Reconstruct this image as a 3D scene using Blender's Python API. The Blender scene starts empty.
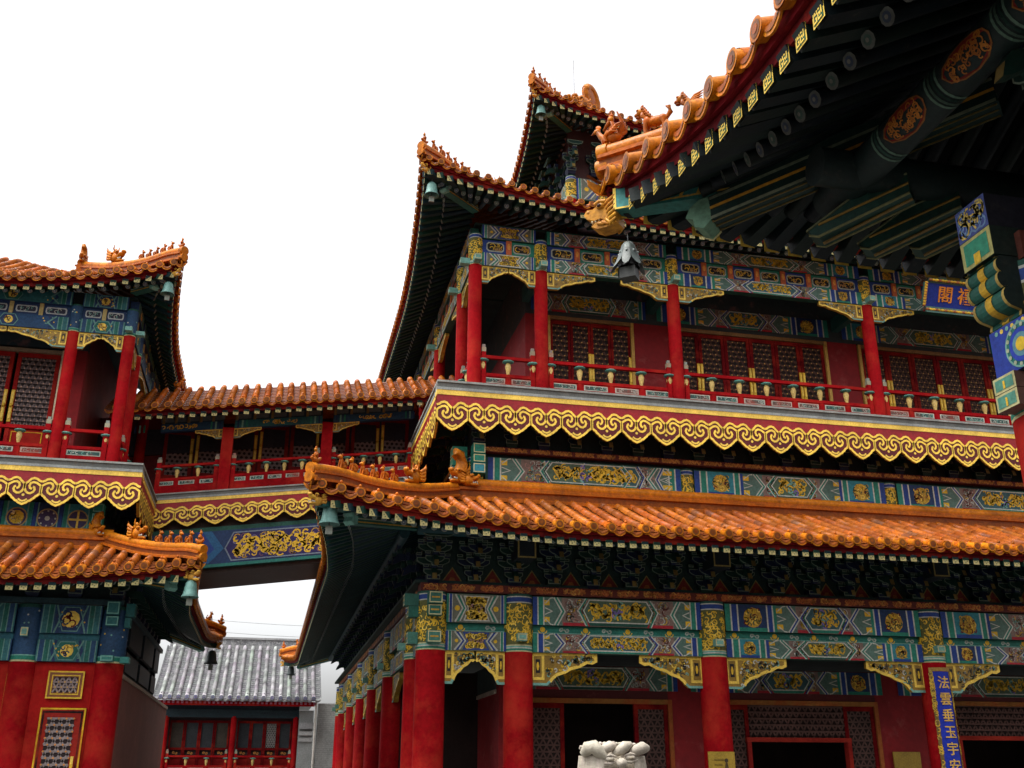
import bpy, math, random
from math import sin, cos, pi, radians, sqrt, atan2
from mathutils import Vector as V, Matrix
random.seed(11)
E = 2.9                                   # eye height above the ground; heights below are measured from the eye
SC = bpy.context.scene
COL = SC.collection

def srgb(r, g, b):
    f = lambda c: ((c/255+.055)/1.055)**2.4 if c > 10 else c/255/12.92
    return (f(r), f(g), f(b))
# ---------------------------------------------------------------- colours (base colours of the things themselves)
RED = (.29, .005, .008); DRED = (.13, .005, .007); WALLRED = (.22, .007, .009)
GOLD = (.66, .41, .028); LGOLD = (.80, .55, .085); DGOLD = (.42, .24, .03)
WHITE = (.48, .49, .42); CREAM = (.50, .46, .24)
GREEN = (.020, .19, .13); LGREEN = (.16, .36, .30); DGREEN = (.012, .07, .05)
BLUE = (.018, .050, .22); DBLUE = (.014, .036, .10); TEAL = (.03, .20, .24)
ROSE = (.20, .14, .115); OLIVE = (.085, .155, .125); PINK = (.36, .20, .16)
BLACK = (.012, .012, .012); DARK = (.022, .024, .024)
TILE = (.35, .082, .003); PAN = (.14, .034, .006); TRIM = (.45, .140, .006); TILEIN = (.20, .048, .006)
STONE = (.36, .36, .34); GREY = (.30, .31, .31)

# ---------------------------------------------------------------- materials
def mat(name, rough=.5, n1=2.0, a1=.25, n2=25., a2=.2, bump=0., coat=0., worn=None, metal=0., spec=.5, flat=None):
    m = bpy.data.materials.new(name); m.use_nodes = True
    nt = m.node_tree; N = nt.nodes; L = nt.links
    b = N['Principled BSDF']
    b.inputs['Roughness'].default_value = rough; b.inputs['Metallic'].default_value = metal
    b.inputs['Specular IOR Level'].default_value = spec
    b.inputs['Coat Weight'].default_value = coat; b.inputs['Coat Roughness'].default_value = .18
    tc = N.new('ShaderNodeTexCoord')
    if flat is None:
        at = N.new('ShaderNodeAttribute'); at.attribute_name = 'Col'; cur = at.outputs['Color']
    else:
        rg = N.new('ShaderNodeRGB'); rg.outputs[0].default_value = (*flat, 1); cur = rg.outputs[0]
    for sc, am in ((n1, a1), (n2, a2)):
        no = N.new('ShaderNodeTexNoise'); no.inputs['Scale'].default_value = sc; no.inputs['Detail'].default_value = 5
        no.inputs['Roughness'].default_value = .65
        L.new(tc.outputs['Object'], no.inputs['Vector'])
        mr = N.new('ShaderNodeMapRange'); mr.inputs[1].default_value = .3; mr.inputs[2].default_value = .7
        mr.inputs[3].default_value = 1-am; mr.inputs[4].default_value = 1+am
        L.new(no.outputs['Fac'], mr.inputs[0])
        mx = N.new('ShaderNodeMix'); mx.data_type = 'RGBA'; mx.blend_type = 'MULTIPLY'; mx.inputs[0].default_value = 1
        L.new(cur, mx.inputs[6]); L.new(mr.outputs[0], mx.inputs[7]); cur = mx.outputs[2]
    if worn:
        wc, wsc, lo, hi, wa = worn
        no = N.new('ShaderNodeTexNoise'); no.inputs['Scale'].default_value = wsc; no.inputs['Detail'].default_value = 8
        no.inputs['Roughness'].default_value = .7
        L.new(tc.outputs['Object'], no.inputs['Vector'])
        mr = N.new('ShaderNodeMapRange'); mr.inputs[1].default_value = lo; mr.inputs[2].default_value = hi; mr.inputs[4].default_value = wa
        L.new(no.outputs['Fac'], mr.inputs[0])
        mx = N.new('ShaderNodeMix'); mx.data_type = 'RGBA'
        L.new(mr.outputs[0], mx.inputs[0]); L.new(cur, mx.inputs[6]); mx.inputs[7].default_value = (*wc, 1); cur = mx.outputs[2]
    L.new(cur, b.inputs['Base Color'])
    if bump:
        no = N.new('ShaderNodeTexNoise'); no.inputs['Scale'].default_value = 30; no.inputs['Detail'].default_value = 6
        L.new(tc.outputs['Object'], no.inputs['Vector'])
        bp = N.new('ShaderNodeBump'); bp.inputs['Strength'].default_value = bump; bp.inputs['Distance'].default_value = .02
        L.new(no.outputs['Fac'], bp.inputs['Height']); L.new(bp.outputs[0], b.inputs['Normal'])
    return m
M = {
 'paint': mat('painted_wood', .6, 1.5, .22, 22, .28, .1, worn=((.08, .065, .05), 9, .58, .78, .40), spec=.25),
 'lacquer': mat('red_lacquer', .6, .9, .32, 14, .18, .10, worn=((.42, .038, .018), 1.3, .47, .70, .75), spec=.03),
 'glaze': mat('glazed_tile', .38, 1.2, .28, 18, .34, .22, coat=.0, worn=((.13, .042, .014), 5, .50, .72, .75), spec=.13),
 'gild': mat('gilding', .5, 3, .25, 30, .25, .2, spec=.3, worn=((.20, .10, .03), 5, .56, .78, .5)),
 'wood': mat('dark_timber', .7, 2, .25, 20, .2, .1, spec=.15),
 'stone': mat('weathered_stone', .8, 1.0, .25, 12, .22, .35, worn=((.12, .12, .11), 3, .55, .75, .5)),
 'marble': mat('pale_marble', .7, 2, .12, 14, .2, .4, worn=((.30, .27, .22), 5, .52, .72, .5)),
 'greytile': mat('grey_clay_tile', .75, 1.5, .25, 25, .28, .3, worn=((.40, .40, .38), 5, .52, .72, .5)),
 'bronze': mat('green_bronze', .5, 6, .2, 30, .2, .1, metal=.2),
 'plaster': mat('wall_plaster', .85, .8, .18, 9, .14, .12, worn=((.36, .12, .10), 2.2, .56, .75, .5)),
 'brick': mat('grey_brick', .85, 1.2, .2, 18, .22, .3),
 'iron': mat('dark_iron', .5, 4, .2, 30, .2, .0),
}

# ---------------------------------------------------------------- mesh building
class MB:
    def __init__(s): s.v = []; s.f = []; s.c = []; s.sm = []
    def face(s, pts, col, sm=False):
        n = len(s.v); s.v.extend(pts); s.f.append(tuple(range(n, n+len(pts)))); s.c.append(col); s.sm.append(sm)
    def grid(s, rows, col, closed=False, sm=True):
        """rows of equal length; quads between; col a colour or a function of (i, j)"""
        n = len(s.v); w = len(rows[0])
        for r in rows: s.v.extend(r)
        for i in range(len(rows)-1):
            for j in range(w if closed else w-1):
                k = (j+1) % w
                s.f.append((n+i*w+j, n+i*w+k, n+(i+1)*w+k, n+(i+1)*w+j))
                s.c.append(col(i, j) if callable(col) else col); s.sm.append(sm)
    def hexa(s, P, col):
        n = len(s.v); s.v.extend(P)
        for q in ((0, 3, 2, 1), (4, 5, 6, 7), (0, 1, 5, 4), (1, 2, 6, 5), (2, 3, 7, 6), (3, 0, 4, 7)):
            s.f.append(tuple(n+i for i in q)); s.c.append(col); s.sm.append(False)
    def build(s, name, m, parent=None, base=(0, 0, 0)):
        bx, by, bz = base
        me = bpy.data.meshes.new(name)
        me.from_pydata([(p[0]-bx, p[1]-by, p[2]+E-bz) for p in s.v], [], s.f)
        at = me.attributes.new('Col', 'FLOAT_COLOR', 'FACE')
        buf = []
        for c in s.c: buf.extend((c[0], c[1], c[2], 1.))
        at.data.foreach_set('color', buf)
        me.polygons.foreach_set('use_smooth', s.sm)
        me.materials.append(M[m]); me.update()
        o = bpy.data.objects.new(name, me); COL.objects.link(o)
        if parent is not None: o.parent = parent
        else: o.location = base
        return o

class Fr:
    """wall frame: a along the wall, d inward from it, z up"""
    def __init__(s, ox, oy, ax, ay, nx, ny, slope=0.): s.k = (ox, oy, ax, ay, nx, ny, slope)
    def __call__(s, a, d, z):
        ox, oy, ax, ay, nx, ny, sl = s.k
        return (ox+ax*a-nx*d, oy+ay*a-ny*d, z+sl*a)

def fbox(mb, fr, a0, a1, d0, d1, z0, z1, col):
    mb.hexa([fr(a0, d0, z0), fr(a1, d0, z0), fr(a1, d1, z0), fr(a0, d1, z0), fr(a0, d0, z1), fr(a1, d0, z1), fr(a1, d1, z1), fr(a0, d1, z1)], col)

def beam(mb, p, q, w, h, col, up=(0, 0, 1)):
    p = V(p); q = V(q); t = (q-p).normalized(); sd = t.cross(V(up)).normalized()*w/2; u = sd.cross(t).normalized()*h/2
    mb.hexa([tuple(x) for x in (p-sd-u, p+sd-u, q+sd-u, q-sd-u, p-sd+u, p+sd+u, q+sd+u, q-sd+u)], col)

def tube(mb, pts, r, col, n=8, caps=True, sm=True):
    rows = []
    P = [V(p) for p in pts]
    rr = r if isinstance(r, (list, tuple)) else [r]*len(P)
    ref = None
    for i, p in enumerate(P):
        t = (P[min(i+1, len(P)-1)]-P[max(i-1, 0)]).normalized()
        a = V((0, 0, 1)) if abs(t.z) < .9 else V((0, 1, 0))
        x = t.cross(a).normalized(); y = x.cross(t)
        rows.append([tuple(p+(x*cos(2*pi*k/n)+y*sin(2*pi*k/n))*rr[i]) for k in range(n)])
    mb.grid(rows, col, True, sm)
    if caps:
        c = col(0, 0) if callable(col) else col
        mb.face(rows[0][::-1], c); mb.face(rows[-1], c)

def lathe(mb, c, prof, col, n=16, caps=True):
    rows = [[(c[0]+r*cos(2*pi*k/n), c[1]+r*sin(2*pi*k/n), c[2]+z) for k in range(n)] for r, z in prof]
    mb.grid(rows, col, True)
    if caps:
        cc = col(len(prof)-2, 0) if callable(col) else col
        mb.face(rows[-1], cc); mb.face(rows[0][::-1], cc)

def ell(mb, c, ax, col, dirv=(1, 0, 0), pitch=0., n=10, m=7):
    """ellipsoid with radii ax (forward, side, up), forward along dirv, tilted up by pitch"""
    f = V((dirv[0], dirv[1], 0)).normalized(); sd = V((-f.y, f.x, 0)); f2 = f*cos(pitch)+V((0, 0, sin(pitch))); u = V((0, 0, cos(pitch)))-f*sin(pitch)
    c = V(c); rows = []
    for i in range(m+1):
        th = pi*i/m
        rows.append([tuple(c+f2*ax[0]*cos(th)+(sd*ax[1]*cos(2*pi*k/n)+u*ax[2]*sin(2*pi*k/n))*sin(th)) for k in range(n)])
    mb.grid(rows, col, True)

def prism(mb, pts, off, col, side=None):
    o = V(off); q = [tuple(V(p)+o) for p in pts]
    mb.face(pts, col); mb.face(q[::-1], col)
    for i in range(len(pts)):
        j = (i+1) % len(pts); mb.face([pts[i], q[i], q[j], pts[j]], side or col)

# ---------------------------------------------------------------- flat painting on a panel
class Pan:
    def __init__(s, mb, fr, d=0., step=.004): s.mb = mb; s.fr = fr; s.d = d; s.st = step
    def at(s, u, v, l): return s.fr(u, s.d-l*s.st, v)
class CPan:
    """paint wrapped round a column; u is arc length, 0 faces -y"""
    def __init__(s, mb, cx, cy, R, rot=0.): s.mb = mb; s.k = (cx, cy, R, rot)
    def at(s, u, v, l):
        cx, cy, R, rot = s.k; a = -pi/2+rot+u/R; r = R+.004*l
        return (cx+r*cos(a), cy+r*sin(a), v)

def rect(p, u0, u1, v0, v1, col, l=1):
    p.mb.face([p.at(u0, v0, l), p.at(u1, v0, l), p.at(u1, v1, l), p.at(u0, v1, l)], col)
def poly(p, pts, col, l=1): p.mb.face([p.at(u, v, l) for u, v in pts], col)
def disc(p, u, v, r, col, l=1, n=10, rv=None):
    rv = rv or r; poly(p, [(u+r*cos(2*pi*k/n), v+rv*sin(2*pi*k/n)) for k in range(n)], col, l)
def stroke(p, pts, w, col, l=1, closed=False, taper=False):
    n = len(pts); Lp = []; Rp = []
    for i in range(n):
        a = pts[i-1] if (i > 0 or closed) else pts[i]; b = pts[(i+1) % n] if (i < n-1 or closed) else pts[i]
        c = pts[i]
        t1 = (c[0]-a[0], c[1]-a[1]); t2 = (b[0]-c[0], b[1]-c[1])
        def nm(t):
            q = math.hypot(*t); return (t[0]/q, t[1]/q) if q > 1e-9 else None
        t1 = nm(t1); t2 = nm(t2); t1 = t1 or t2 or (1, 0); t2 = t2 or t1
        m = nm((t1[0]+t2[0], t1[1]+t2[1])) or t1
        k = max(.5, m[0]*t1[0]+m[1]*t1[1]); ww = w/2/k
        if taper: ww *= max(.25, sin(pi*(i+.3)/(n-.4)))
        Lp.append((c[0]-m[1]*ww, c[1]+m[0]*ww)); Rp.append((c[0]+m[1]*ww, c[1]-m[0]*ww))
    base = len(p.mb.v)
    for a, b in zip(Lp, Rp): p.mb.v.append(p.at(*a, l)); p.mb.v.append(p.at(*b, l))
    for i in range(n if closed else n-1):
        j = (i+1) % n
        p.mb.f.append((base+2*i, base+2*i+1, base+2*j+1, base+2*j)); p.mb.c.append(col); p.mb.sm.append(False)
def arc(u, v, r, a0, a1, n=8, k=1.): return [(u+r*cos(a0+(a1-a0)*i/n), v+k*r*sin(a0+(a1-a0)*i/n)) for i in range(n+1)]
def spiral(u, v, r, a0, turns, n=14, r1=.25):
    return [(u+(r+(r*r1-r)*i/n)*cos(a0+2*pi*turns*i/n), v+(r+(r*r1-r)*i/n)*sin(a0+2*pi*turns*i/n)) for i in range(n+1)]

def dragon(p, u0, u1, v0, v1, col, l=3, w=None, seed=0):
    """a gilt dragon scroll: a waving body with claws, flames and cloud curls round it"""
    rn = random.Random(seed); H = v1-v0; L = u1-u0; w = w or H*.17
    ph = rn.random()*6; wl = H*1.15
    n = max(8, int(L/H*9))
    stroke(p, [(u0+L*i/n, v0+H*(.5+.30*sin(ph+1.9+2*pi*L*i/n/wl*1.2))) for i in range(n+1)], w*.6, (col[0]*.8, col[1]*.75, col[2]), l-.2)
    pts = [(u0+L*i/n, v0+H*(.5+.30*sin(ph+2*pi*L*i/n/wl))) for i in range(n+1)]
    stroke(p, pts, w, col, l)
    for i in range(int(L/H*20)):
        u = u0+rn.random()*L; v = v0+H*(.1+.8*rn.random()); r = H*(.07+.10*rn.random()); a = rn.random()*6.3
        stroke(p, arc(u, v, r, a, a+2.2+2*rn.random(), 5), H*.065, col, l)
def curls(p, u0, u1, v0, v1, n, r, w, cols, l=2, seed=1):
    rn = random.Random(seed)
    for i in range(n):
        u = u0+rn.random()*(u1-u0); v = v0+rn.random()*(v1-v0); a = rn.random()*6.3; rr = r*(.6+.8*rn.random())
        u = min(max(u, u0+rr), u1-rr) if u1-u0 > 2*rr else (u0+u1)/2
        v = min(max(v, v0+rr), v1-rr) if v1-v0 > 2*rr else (v0+v1)/2
        stroke(p, arc(u, v, rr, a, a+3+rn.random()*1.8, 6), w, rn.choice(cols), l)

def beam_paint(p, u0, u1, v0, v1, seed, alt, fancy=True, small=False):
    """hexi-style painting of one beam between two columns"""
    H = v1-v0; L = u1-u0; cA, cB = (BLUE, GREEN) if alt else (GREEN, BLUE)
    rect(p, u0, u1, v0, v1, ROSE if fancy else TEAL, 0.5)
    R = lambda t0, t1, w0, w1, col, l: [rect(p, *((u0+t0, u0+t1) if s > 0 else (u1-t1, u1-t0)), v0+w0*H, v0+w1*H, col, l) for s in (1, -1)]
    def S(pts, w, col, l):
        for s in (1, -1): stroke(p, [(u0+t if s > 0 else u1-t, v0+y*H) for t, y in pts], w, col, l)
    def PL(pts, col, l):
        for s in (1, -1): poly(p, [(u0+t if s > 0 else u1-t, v0+y*H) for t, y in pts], col, l)
    k = min(1.15, max(.42, L/4.2)); t = 0.
    def bars(t, cols):
        for c, w in cols: R(t, t+w*k, 0, 1, c, 1); t += w*k
        return t
    t = bars(t, ((cA, .11), (WHITE, .03), (cB, .11), (WHITE, .03)))
    if L > 4.4:
        b = H*1.15; R(t, t+b, 0, 1, TEAL if alt else DBLUE, 1)
        R(t, t+b, 0, .14, cA, 1.5)
        for s in (1, -1):
            uc = u0+t+b/2 if s > 0 else u1-t-b/2
            disc(p, uc, v0+H*.52, H*.38, (.44, .26, .035), 2, 12); curls(p, uc-H*.36, uc+H*.36, v0+H*.2, v0+H*.86, 26, H*.07, H*.04, (DRED, DGREEN, LGOLD, GOLD), 3, seed)
        t += b; t = bars(t, ((WHITE, .03), (cB, .09), (WHITE, .03), (cA, .06)))
    hz = .42*k
    if L < 2.3:
        m = (u0+u1)/2; e = L/2-t-.03
        rect(p, m-e-.03, m+e+.03, v0, v1, (.14, .15, .115), 1)
        for q, w_, c_ in ((1.0, .03, WHITE), (.88, .034, cA), (.77, .026, WHITE)):
            pts = [(m-e*q*.95, v0+H*(.5-.5*q**.3*.97)), (m-e*q*.62, v0+H*.5), (m-e*q*.95, v0+H*(.5+.5*q**.3*.97))]
            for s in (1, -1): stroke(p, [(m+(x-m)*s, y) for x, y in pts], w_, c_, 2)
        cart = [(m-e*.55, v0+H*.08), (m+e*.55, v0+H*.08), (m+e*.36, v0+H*.5), (m+e*.55, v0+H*.92), (m-e*.55, v0+H*.92), (m-e*.36, v0+H*.5)]
        poly(p, [cart[0], cart[1], cart[2], cart[5]], (.12, .09, .03), 2.4); poly(p, [cart[5], cart[2], cart[3], cart[4]], (.12, .09, .03), 2.4)
        stroke(p, cart, .026, cA if alt else WHITE, 3, True)
        curls(p, m-e*.46, m+e*.46, v0+H*.62, v0+H*.9, 16, H*.09, H*.055, (GOLD, GOLD, LGOLD), 3.2, seed); curls(p, m-e*.34, m+e*.34, v0+H*.36, v0+H*.66, 10, H*.09, H*.055, (GOLD, PINK), 3.3, seed+1); curls(p, m-e*.46, m+e*.46, v0+H*.12, v0+H*.4, 14, H*.09, H*.055, (GOLD, GOLD, LGOLD), 3.4, seed+2)
        for s in (1, -1): disc(p, m+s*e*.86, v0+H*.5, H*.10, GOLD, 2.2, 8)
        return
    R(t, t+hz, 0, 1, OLIVE, 1)
    S([(t+.02, .78), (t+hz*.35, .97), (t+hz*.5, .99)], .022, WHITE, 2); S([(t+.02, .22), (t+hz*.35, .03), (t+hz*.5, .01)], .022, WHITE, 2)
    S([(t+.01, .62), (t+hz*.45, .5), (t+.01, .38)], .02, WHITE, 2)
    for y in (.8, .2): PL([(t+.0, y-.09), (t+hz*.3, y-.09), (t+hz*.3, y+.09), (t, y+.09)], GOLD, 1.6)
    cv = lambda t, q, w, col, l: S([(t, 0), (t+q, .5), (t, 1)], w, col, l)
    q = hz*.45
    cv(t+hz*.55, q, .030, WHITE, 2.2); cv(t+hz*.55+.035, q, .034, cB, 2.4); cv(t+hz*.55+.07, q, .026, WHITE, 2.6)
    t1 = t+hz*.55+.09+q
    rem = L/2-t1
    zt = max(.06, min(.85*k, rem*.42)); t2 = t1+zt
    R(t1-q*.4, t2+q*.2, 0, .11, (.34, .02, .03) if fancy else DBLUE, 1.2)
    for s in (1, -1):
        a, b = (u0+t1, u0+t2) if s > 0 else (u1-t2, u1-t1)
        curls(p, a, b, v0+H*.14, v0+H*.95, int(26+zt*60), H*.10, .016, (WHITE, PINK, LGREEN, GOLD, PINK, WHITE, DRED), 2, seed+3)
    t3 = t2
    if L/2-t3 > .12:
        uu0, uu1 = u0+t3+.03, u1-t3-.03
        pts = [(uu0-q, v0+H*.56), (uu0, v0+H*.02), (uu1, v0+H*.02), (uu1+q, v0+H*.56), (uu1, v0+H*.99), (uu0, v0+H*.99)]
        poly(p, pts, cA if not alt else DGREEN, 2.5)
        poly(p, [(uu0-q*.12, v0+H*.14), (uu1+q*.12, v0+H*.14), (uu1+q*.8, v0+H*.56), (uu1+.0, v0+H*.96), (uu0, v0+H*.96), (uu0-q*.8, v0+H*.56)], (.075, .12, .075) if alt else (.04, .10, .11), 2.8)
        stroke(p, [(uu0-q*.1, v0+H*.15), (uu1+q*.1, v0+H*.15), (uu1+q*.78, v0+H*.56), (uu1, v0+H*.95), (uu0, v0+H*.95), (uu0-q*.78, v0+H*.56)], .024, WHITE, 3, True)
        cv(t3+.03-q*1.0-.0, -0, .0001, WHITE, 2) if False else None
        S([(t3-.02, 0), (t3-.02-q, .56), (t3-.02, 1)], .032, cB, 3.1); S([(t3-.05, 0), (t3-.05-q, .56), (t3-.05, 1)], .022, WHITE, 3.2)
        m = (uu0+uu1)/2; g = H*.12
        dragon(p, uu0+.02, m-g, v0+H*.2, v0+H*.92, GOLD, 3.4, seed=seed); dragon(p, m+g, uu1-.02, v0+H*.2, v0+H*.92, GOLD, 3.4, seed=seed+5)
        curls(p, m-g*2, m+g*2, v0+H*.2, v0+H*.9, 8, H*.1, H*.06, (LGREEN, GOLD, (.2, .15, .4)), 3.5, seed)

def xuanzi_paint(p, u0, u1, v0, v1, seed, alt, gold=True):
    """plainer blue and green painting with gilt dots, used on the side pavilion and the bridge"""
    H = v1-v0; L = u1-u0; cA, cB = ((.016, .055, .13), (.025, .12, .13)) if alt else ((.025, .12, .13), (.016, .055, .13)); LGREEN = (.11, .24, .21); GREEN = (.014, .11, .085)
    rect(p, u0, u1, v0, v1, cA, .5)
    rn = random.Random(seed)
    for s in (1, -1):
        X = lambda t: u0+t if s > 0 else u1-t
        t = .02
        for c, w in ((LGREEN, .02), (cB, .08), (LGREEN, .018), (GREEN, .07), (LGREEN, .018)):
            a, b = X(t), X(t+w); rect(p, min(a, b), max(a, b), v0, v1, c, 1); t += w
        z = min(L*.16, H*1.1)
        stroke(p, [(X(t+.03), v0), (X(t+.03+z*.5), v0+H*.5), (X(t+.03), v1)], .03, LGREEN, 1.5)
        stroke(p, [(X(t+z*.6), v0), (X(t+z*.6-z*.35), v0+H*.5), (X(t+z*.6), v1)], .05, DBLUE, 1.4)
        for i in range(6):
            disc(p, X(t+.05+rn.random()*z*.8), v0+H*(.12+.76*rn.random()), .016, GOLD if rn.random() < .5 else LGREEN, 2, 6)
    m = (u0+u1)/2
    a = min(L*.2, H*.62)
    if gold:
        poly(p, [(m-a, v0+H*.5), (m-a*.6, v0+H*.08), (m+a*.6, v0+H*.08), (m+a, v0+H*.5), (m+a*.6, v0+H*.92), (m-a*.6, v0+H*.92)], DBLUE if alt else GREEN, 1.6)
        stroke(p, [(m-a, v0+H*.5), (m-a*.6, v0+H*.08), (m+a*.6, v0+H*.08), (m+a, v0+H*.5), (m+a*.6, v0+H*.92), (m-a*.6, v0+H*.92)], .018, LGREEN, 1.8, True)
        disc(p, m, v0+H*.5, H*.30, LGOLD, 2, 10); curls(p, m-H*.26, m+H*.26, v0+H*.24, v0+H*.76, 8, H*.09, H*.05, (DRED, DGOLD, DBLUE), 2.5, seed)

def cap_paint(mb, cx, cy, R, z0, z1, rot, seed, gold=True):
    """painted head of a column: green and white rings at the foot, gilt scrolls, blue ring on top"""
    h = z1-z0
    bands = [(0, .02, CREAM), (.02, .055, GREEN), (.055, .075, WHITE), (.075, .10, LGREEN), (.10, .12, CREAM), (.12, .84, (.10, .10, .025) if gold else (.02, .05, .13)), (.84, .86, WHITE), (.86, .94, BLUE), (.94, .96, WHITE), (.96, 1, DGREEN)] if gold else \
            [(0, .03, CREAM), (.03, .10, GREEN), (.10, .12, LGREEN), (.12, .94, (.02, .06, .13)), (.94, 1, DGREEN)]
    rr = R+.004
    for a, b, c in bands:
        lathe(mb, (cx, cy, 0), [(rr, z0+a*h), (rr, z0+b*h)], c, 20, False)
    p = CPan(mb, cx, cy, rr, rot)
    rn = random.Random(seed)
    if gold:
        for i in range(int(170*h/1.0*R/.28)+14):
            u = (rn.random()-.5)*pi*R*1.5; v = z0+h*(.16+.64*rn.random()); a = rn.random()*6.3; r = .025+.03*rn.random()
            stroke(p, arc(u, v, r, a, a+2+2.5*rn.random(), 5), .020, GOLD if rn.random() < .8 else LGOLD, 1.5)
    else:
        for i in range(12):
            u = (rn.random()-.5)*pi*R*1.4; v = z0+h*(.2+.7*rn.random()); disc(p, u, v, .018, rn.choice((GOLD, WHITE, LGREEN)), 1.5, 6)

def queti(mb, fr, a0, sgn, ln, h, zt, th=.12, d=0.):
    """carved gilt-edged spandrel bracket: full height at the column, tapering along the beam"""
    prof = [(0, 0), (1, 0), (1, -.20), (.94, -.26), (.86, -.24), (.74, -.38), (.60, -.46), (.50, -.58), (.38, -.66), (.30, -.80), (.27, -.90), (.22, -1.), (.10, -1.), (0, -1.)]
    P = [(a0+sgn*x*ln, zt+y*h) for x, y in prof]
    prism(mb, [fr(u, d-th/2, z) for u, z in P], V(fr(0, d+th/2, 0))-V(fr(0, d-th/2, 0)), (.27, .165, .028), DGOLD)
    p = Pan(mb, fr, d-th/2)
    c = [(x*.5+.5*0.30, y*.9-.05) for x, y in prof]
    stroke(p, [(u, z) for u, z in P[:10]]+[(P[10][0], P[10][1])], h*.10, LGOLD, 1.0)
    b = min(.26*ln, h*.36)
    stroke(p, [(a0+sgn*b, zt-.02*h), (a0+sgn*b, zt-.80*h), (a0, zt-.80*h), (a0, zt-.04*h)], h*.09, LGOLD, 1.2, True)
    rect(p, *sorted((a0+sgn*b*.30, a0+sgn*b*.72)), zt-.62*h, zt-.18*h, BLACK, 1.0)
    disc(p, a0+sgn*b*.5, zt-.4*h, b*.14, GOLD, 1.5, 6, h*.15)
    stroke(p, [(P[i][0], P[i][1]+.02*h) for i in (10, 11, 12, 13)], h*.08, LGREEN, 1.3)
    rn = random.Random(int(abs(a0)*97+ln*31)); x0 = b/ln+.06
    def depth(x):
        for (xa, ya), (xb, yb) in zip(prof[2:], prof[3:]):
            if xb <= x <= xa: return ya+(yb-ya)*(xa-x)/max(1e-6, xa-xb)
        return -.2
    for i in range(int(16+ln*34)):
        x = x0+(.94-x0)*rn.random()**1.25; y = -.06-(-depth(x)-.14)*rn.random(); r = h*(.035+.05*rn.random())
        if i % 5 == 0: r *= 1.5
        stroke(p, spiral(a0+sgn*x*ln, zt+y*h, r, rn.random()*6.3, .8, 6), h*.038, ((.06, .05, .035), WHITE, (.05, .12, .10), LGOLD, LGREEN, (.08, .05, .03), GOLD)[i % 7], 1.4)

# ---------------------------------------------------------------- roofs
class Roof:
    def __init__(s, D, ze, zt, e0, h0, Lf, k=.72, pw=2., hx=1.5):
        s.hx = hx
        s.D, s.ze, s.zt, s.e0, s.h0, s.Lf, s.k, s.pw = D, ze, zt, e0, h0, Lf, k, pw
    def fl(s, a, L, c0, c1):
        t = 0.
        if c0: t = max(t, max(0, 1-(a+s.e0)/s.Lf))
        if c1: t = max(t, max(0, 1-(L-a+s.e0)/s.Lf))
        t = min(1, t)**s.pw
        return s.e0*t, s.h0*t
    def z(s, a, d, L, c0, c1):
        e, h = s.fl(a, L, c0, c1); x = d/s.D
        pr = x*s.k if x < 0 else x*(s.k+(1-s.k)*x)
        return s.ze+(s.zt-s.ze)*pr+h*max(0, 1-max(d, 0)/s.D)**s.hx

def jit(c, a=.16):
    k = 1+a*(2*random.random()-1); q = 1+a*.6*(2*random.random()-1)
    return (c[0]*k, c[1]*k*q, c[2]*k)

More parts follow.
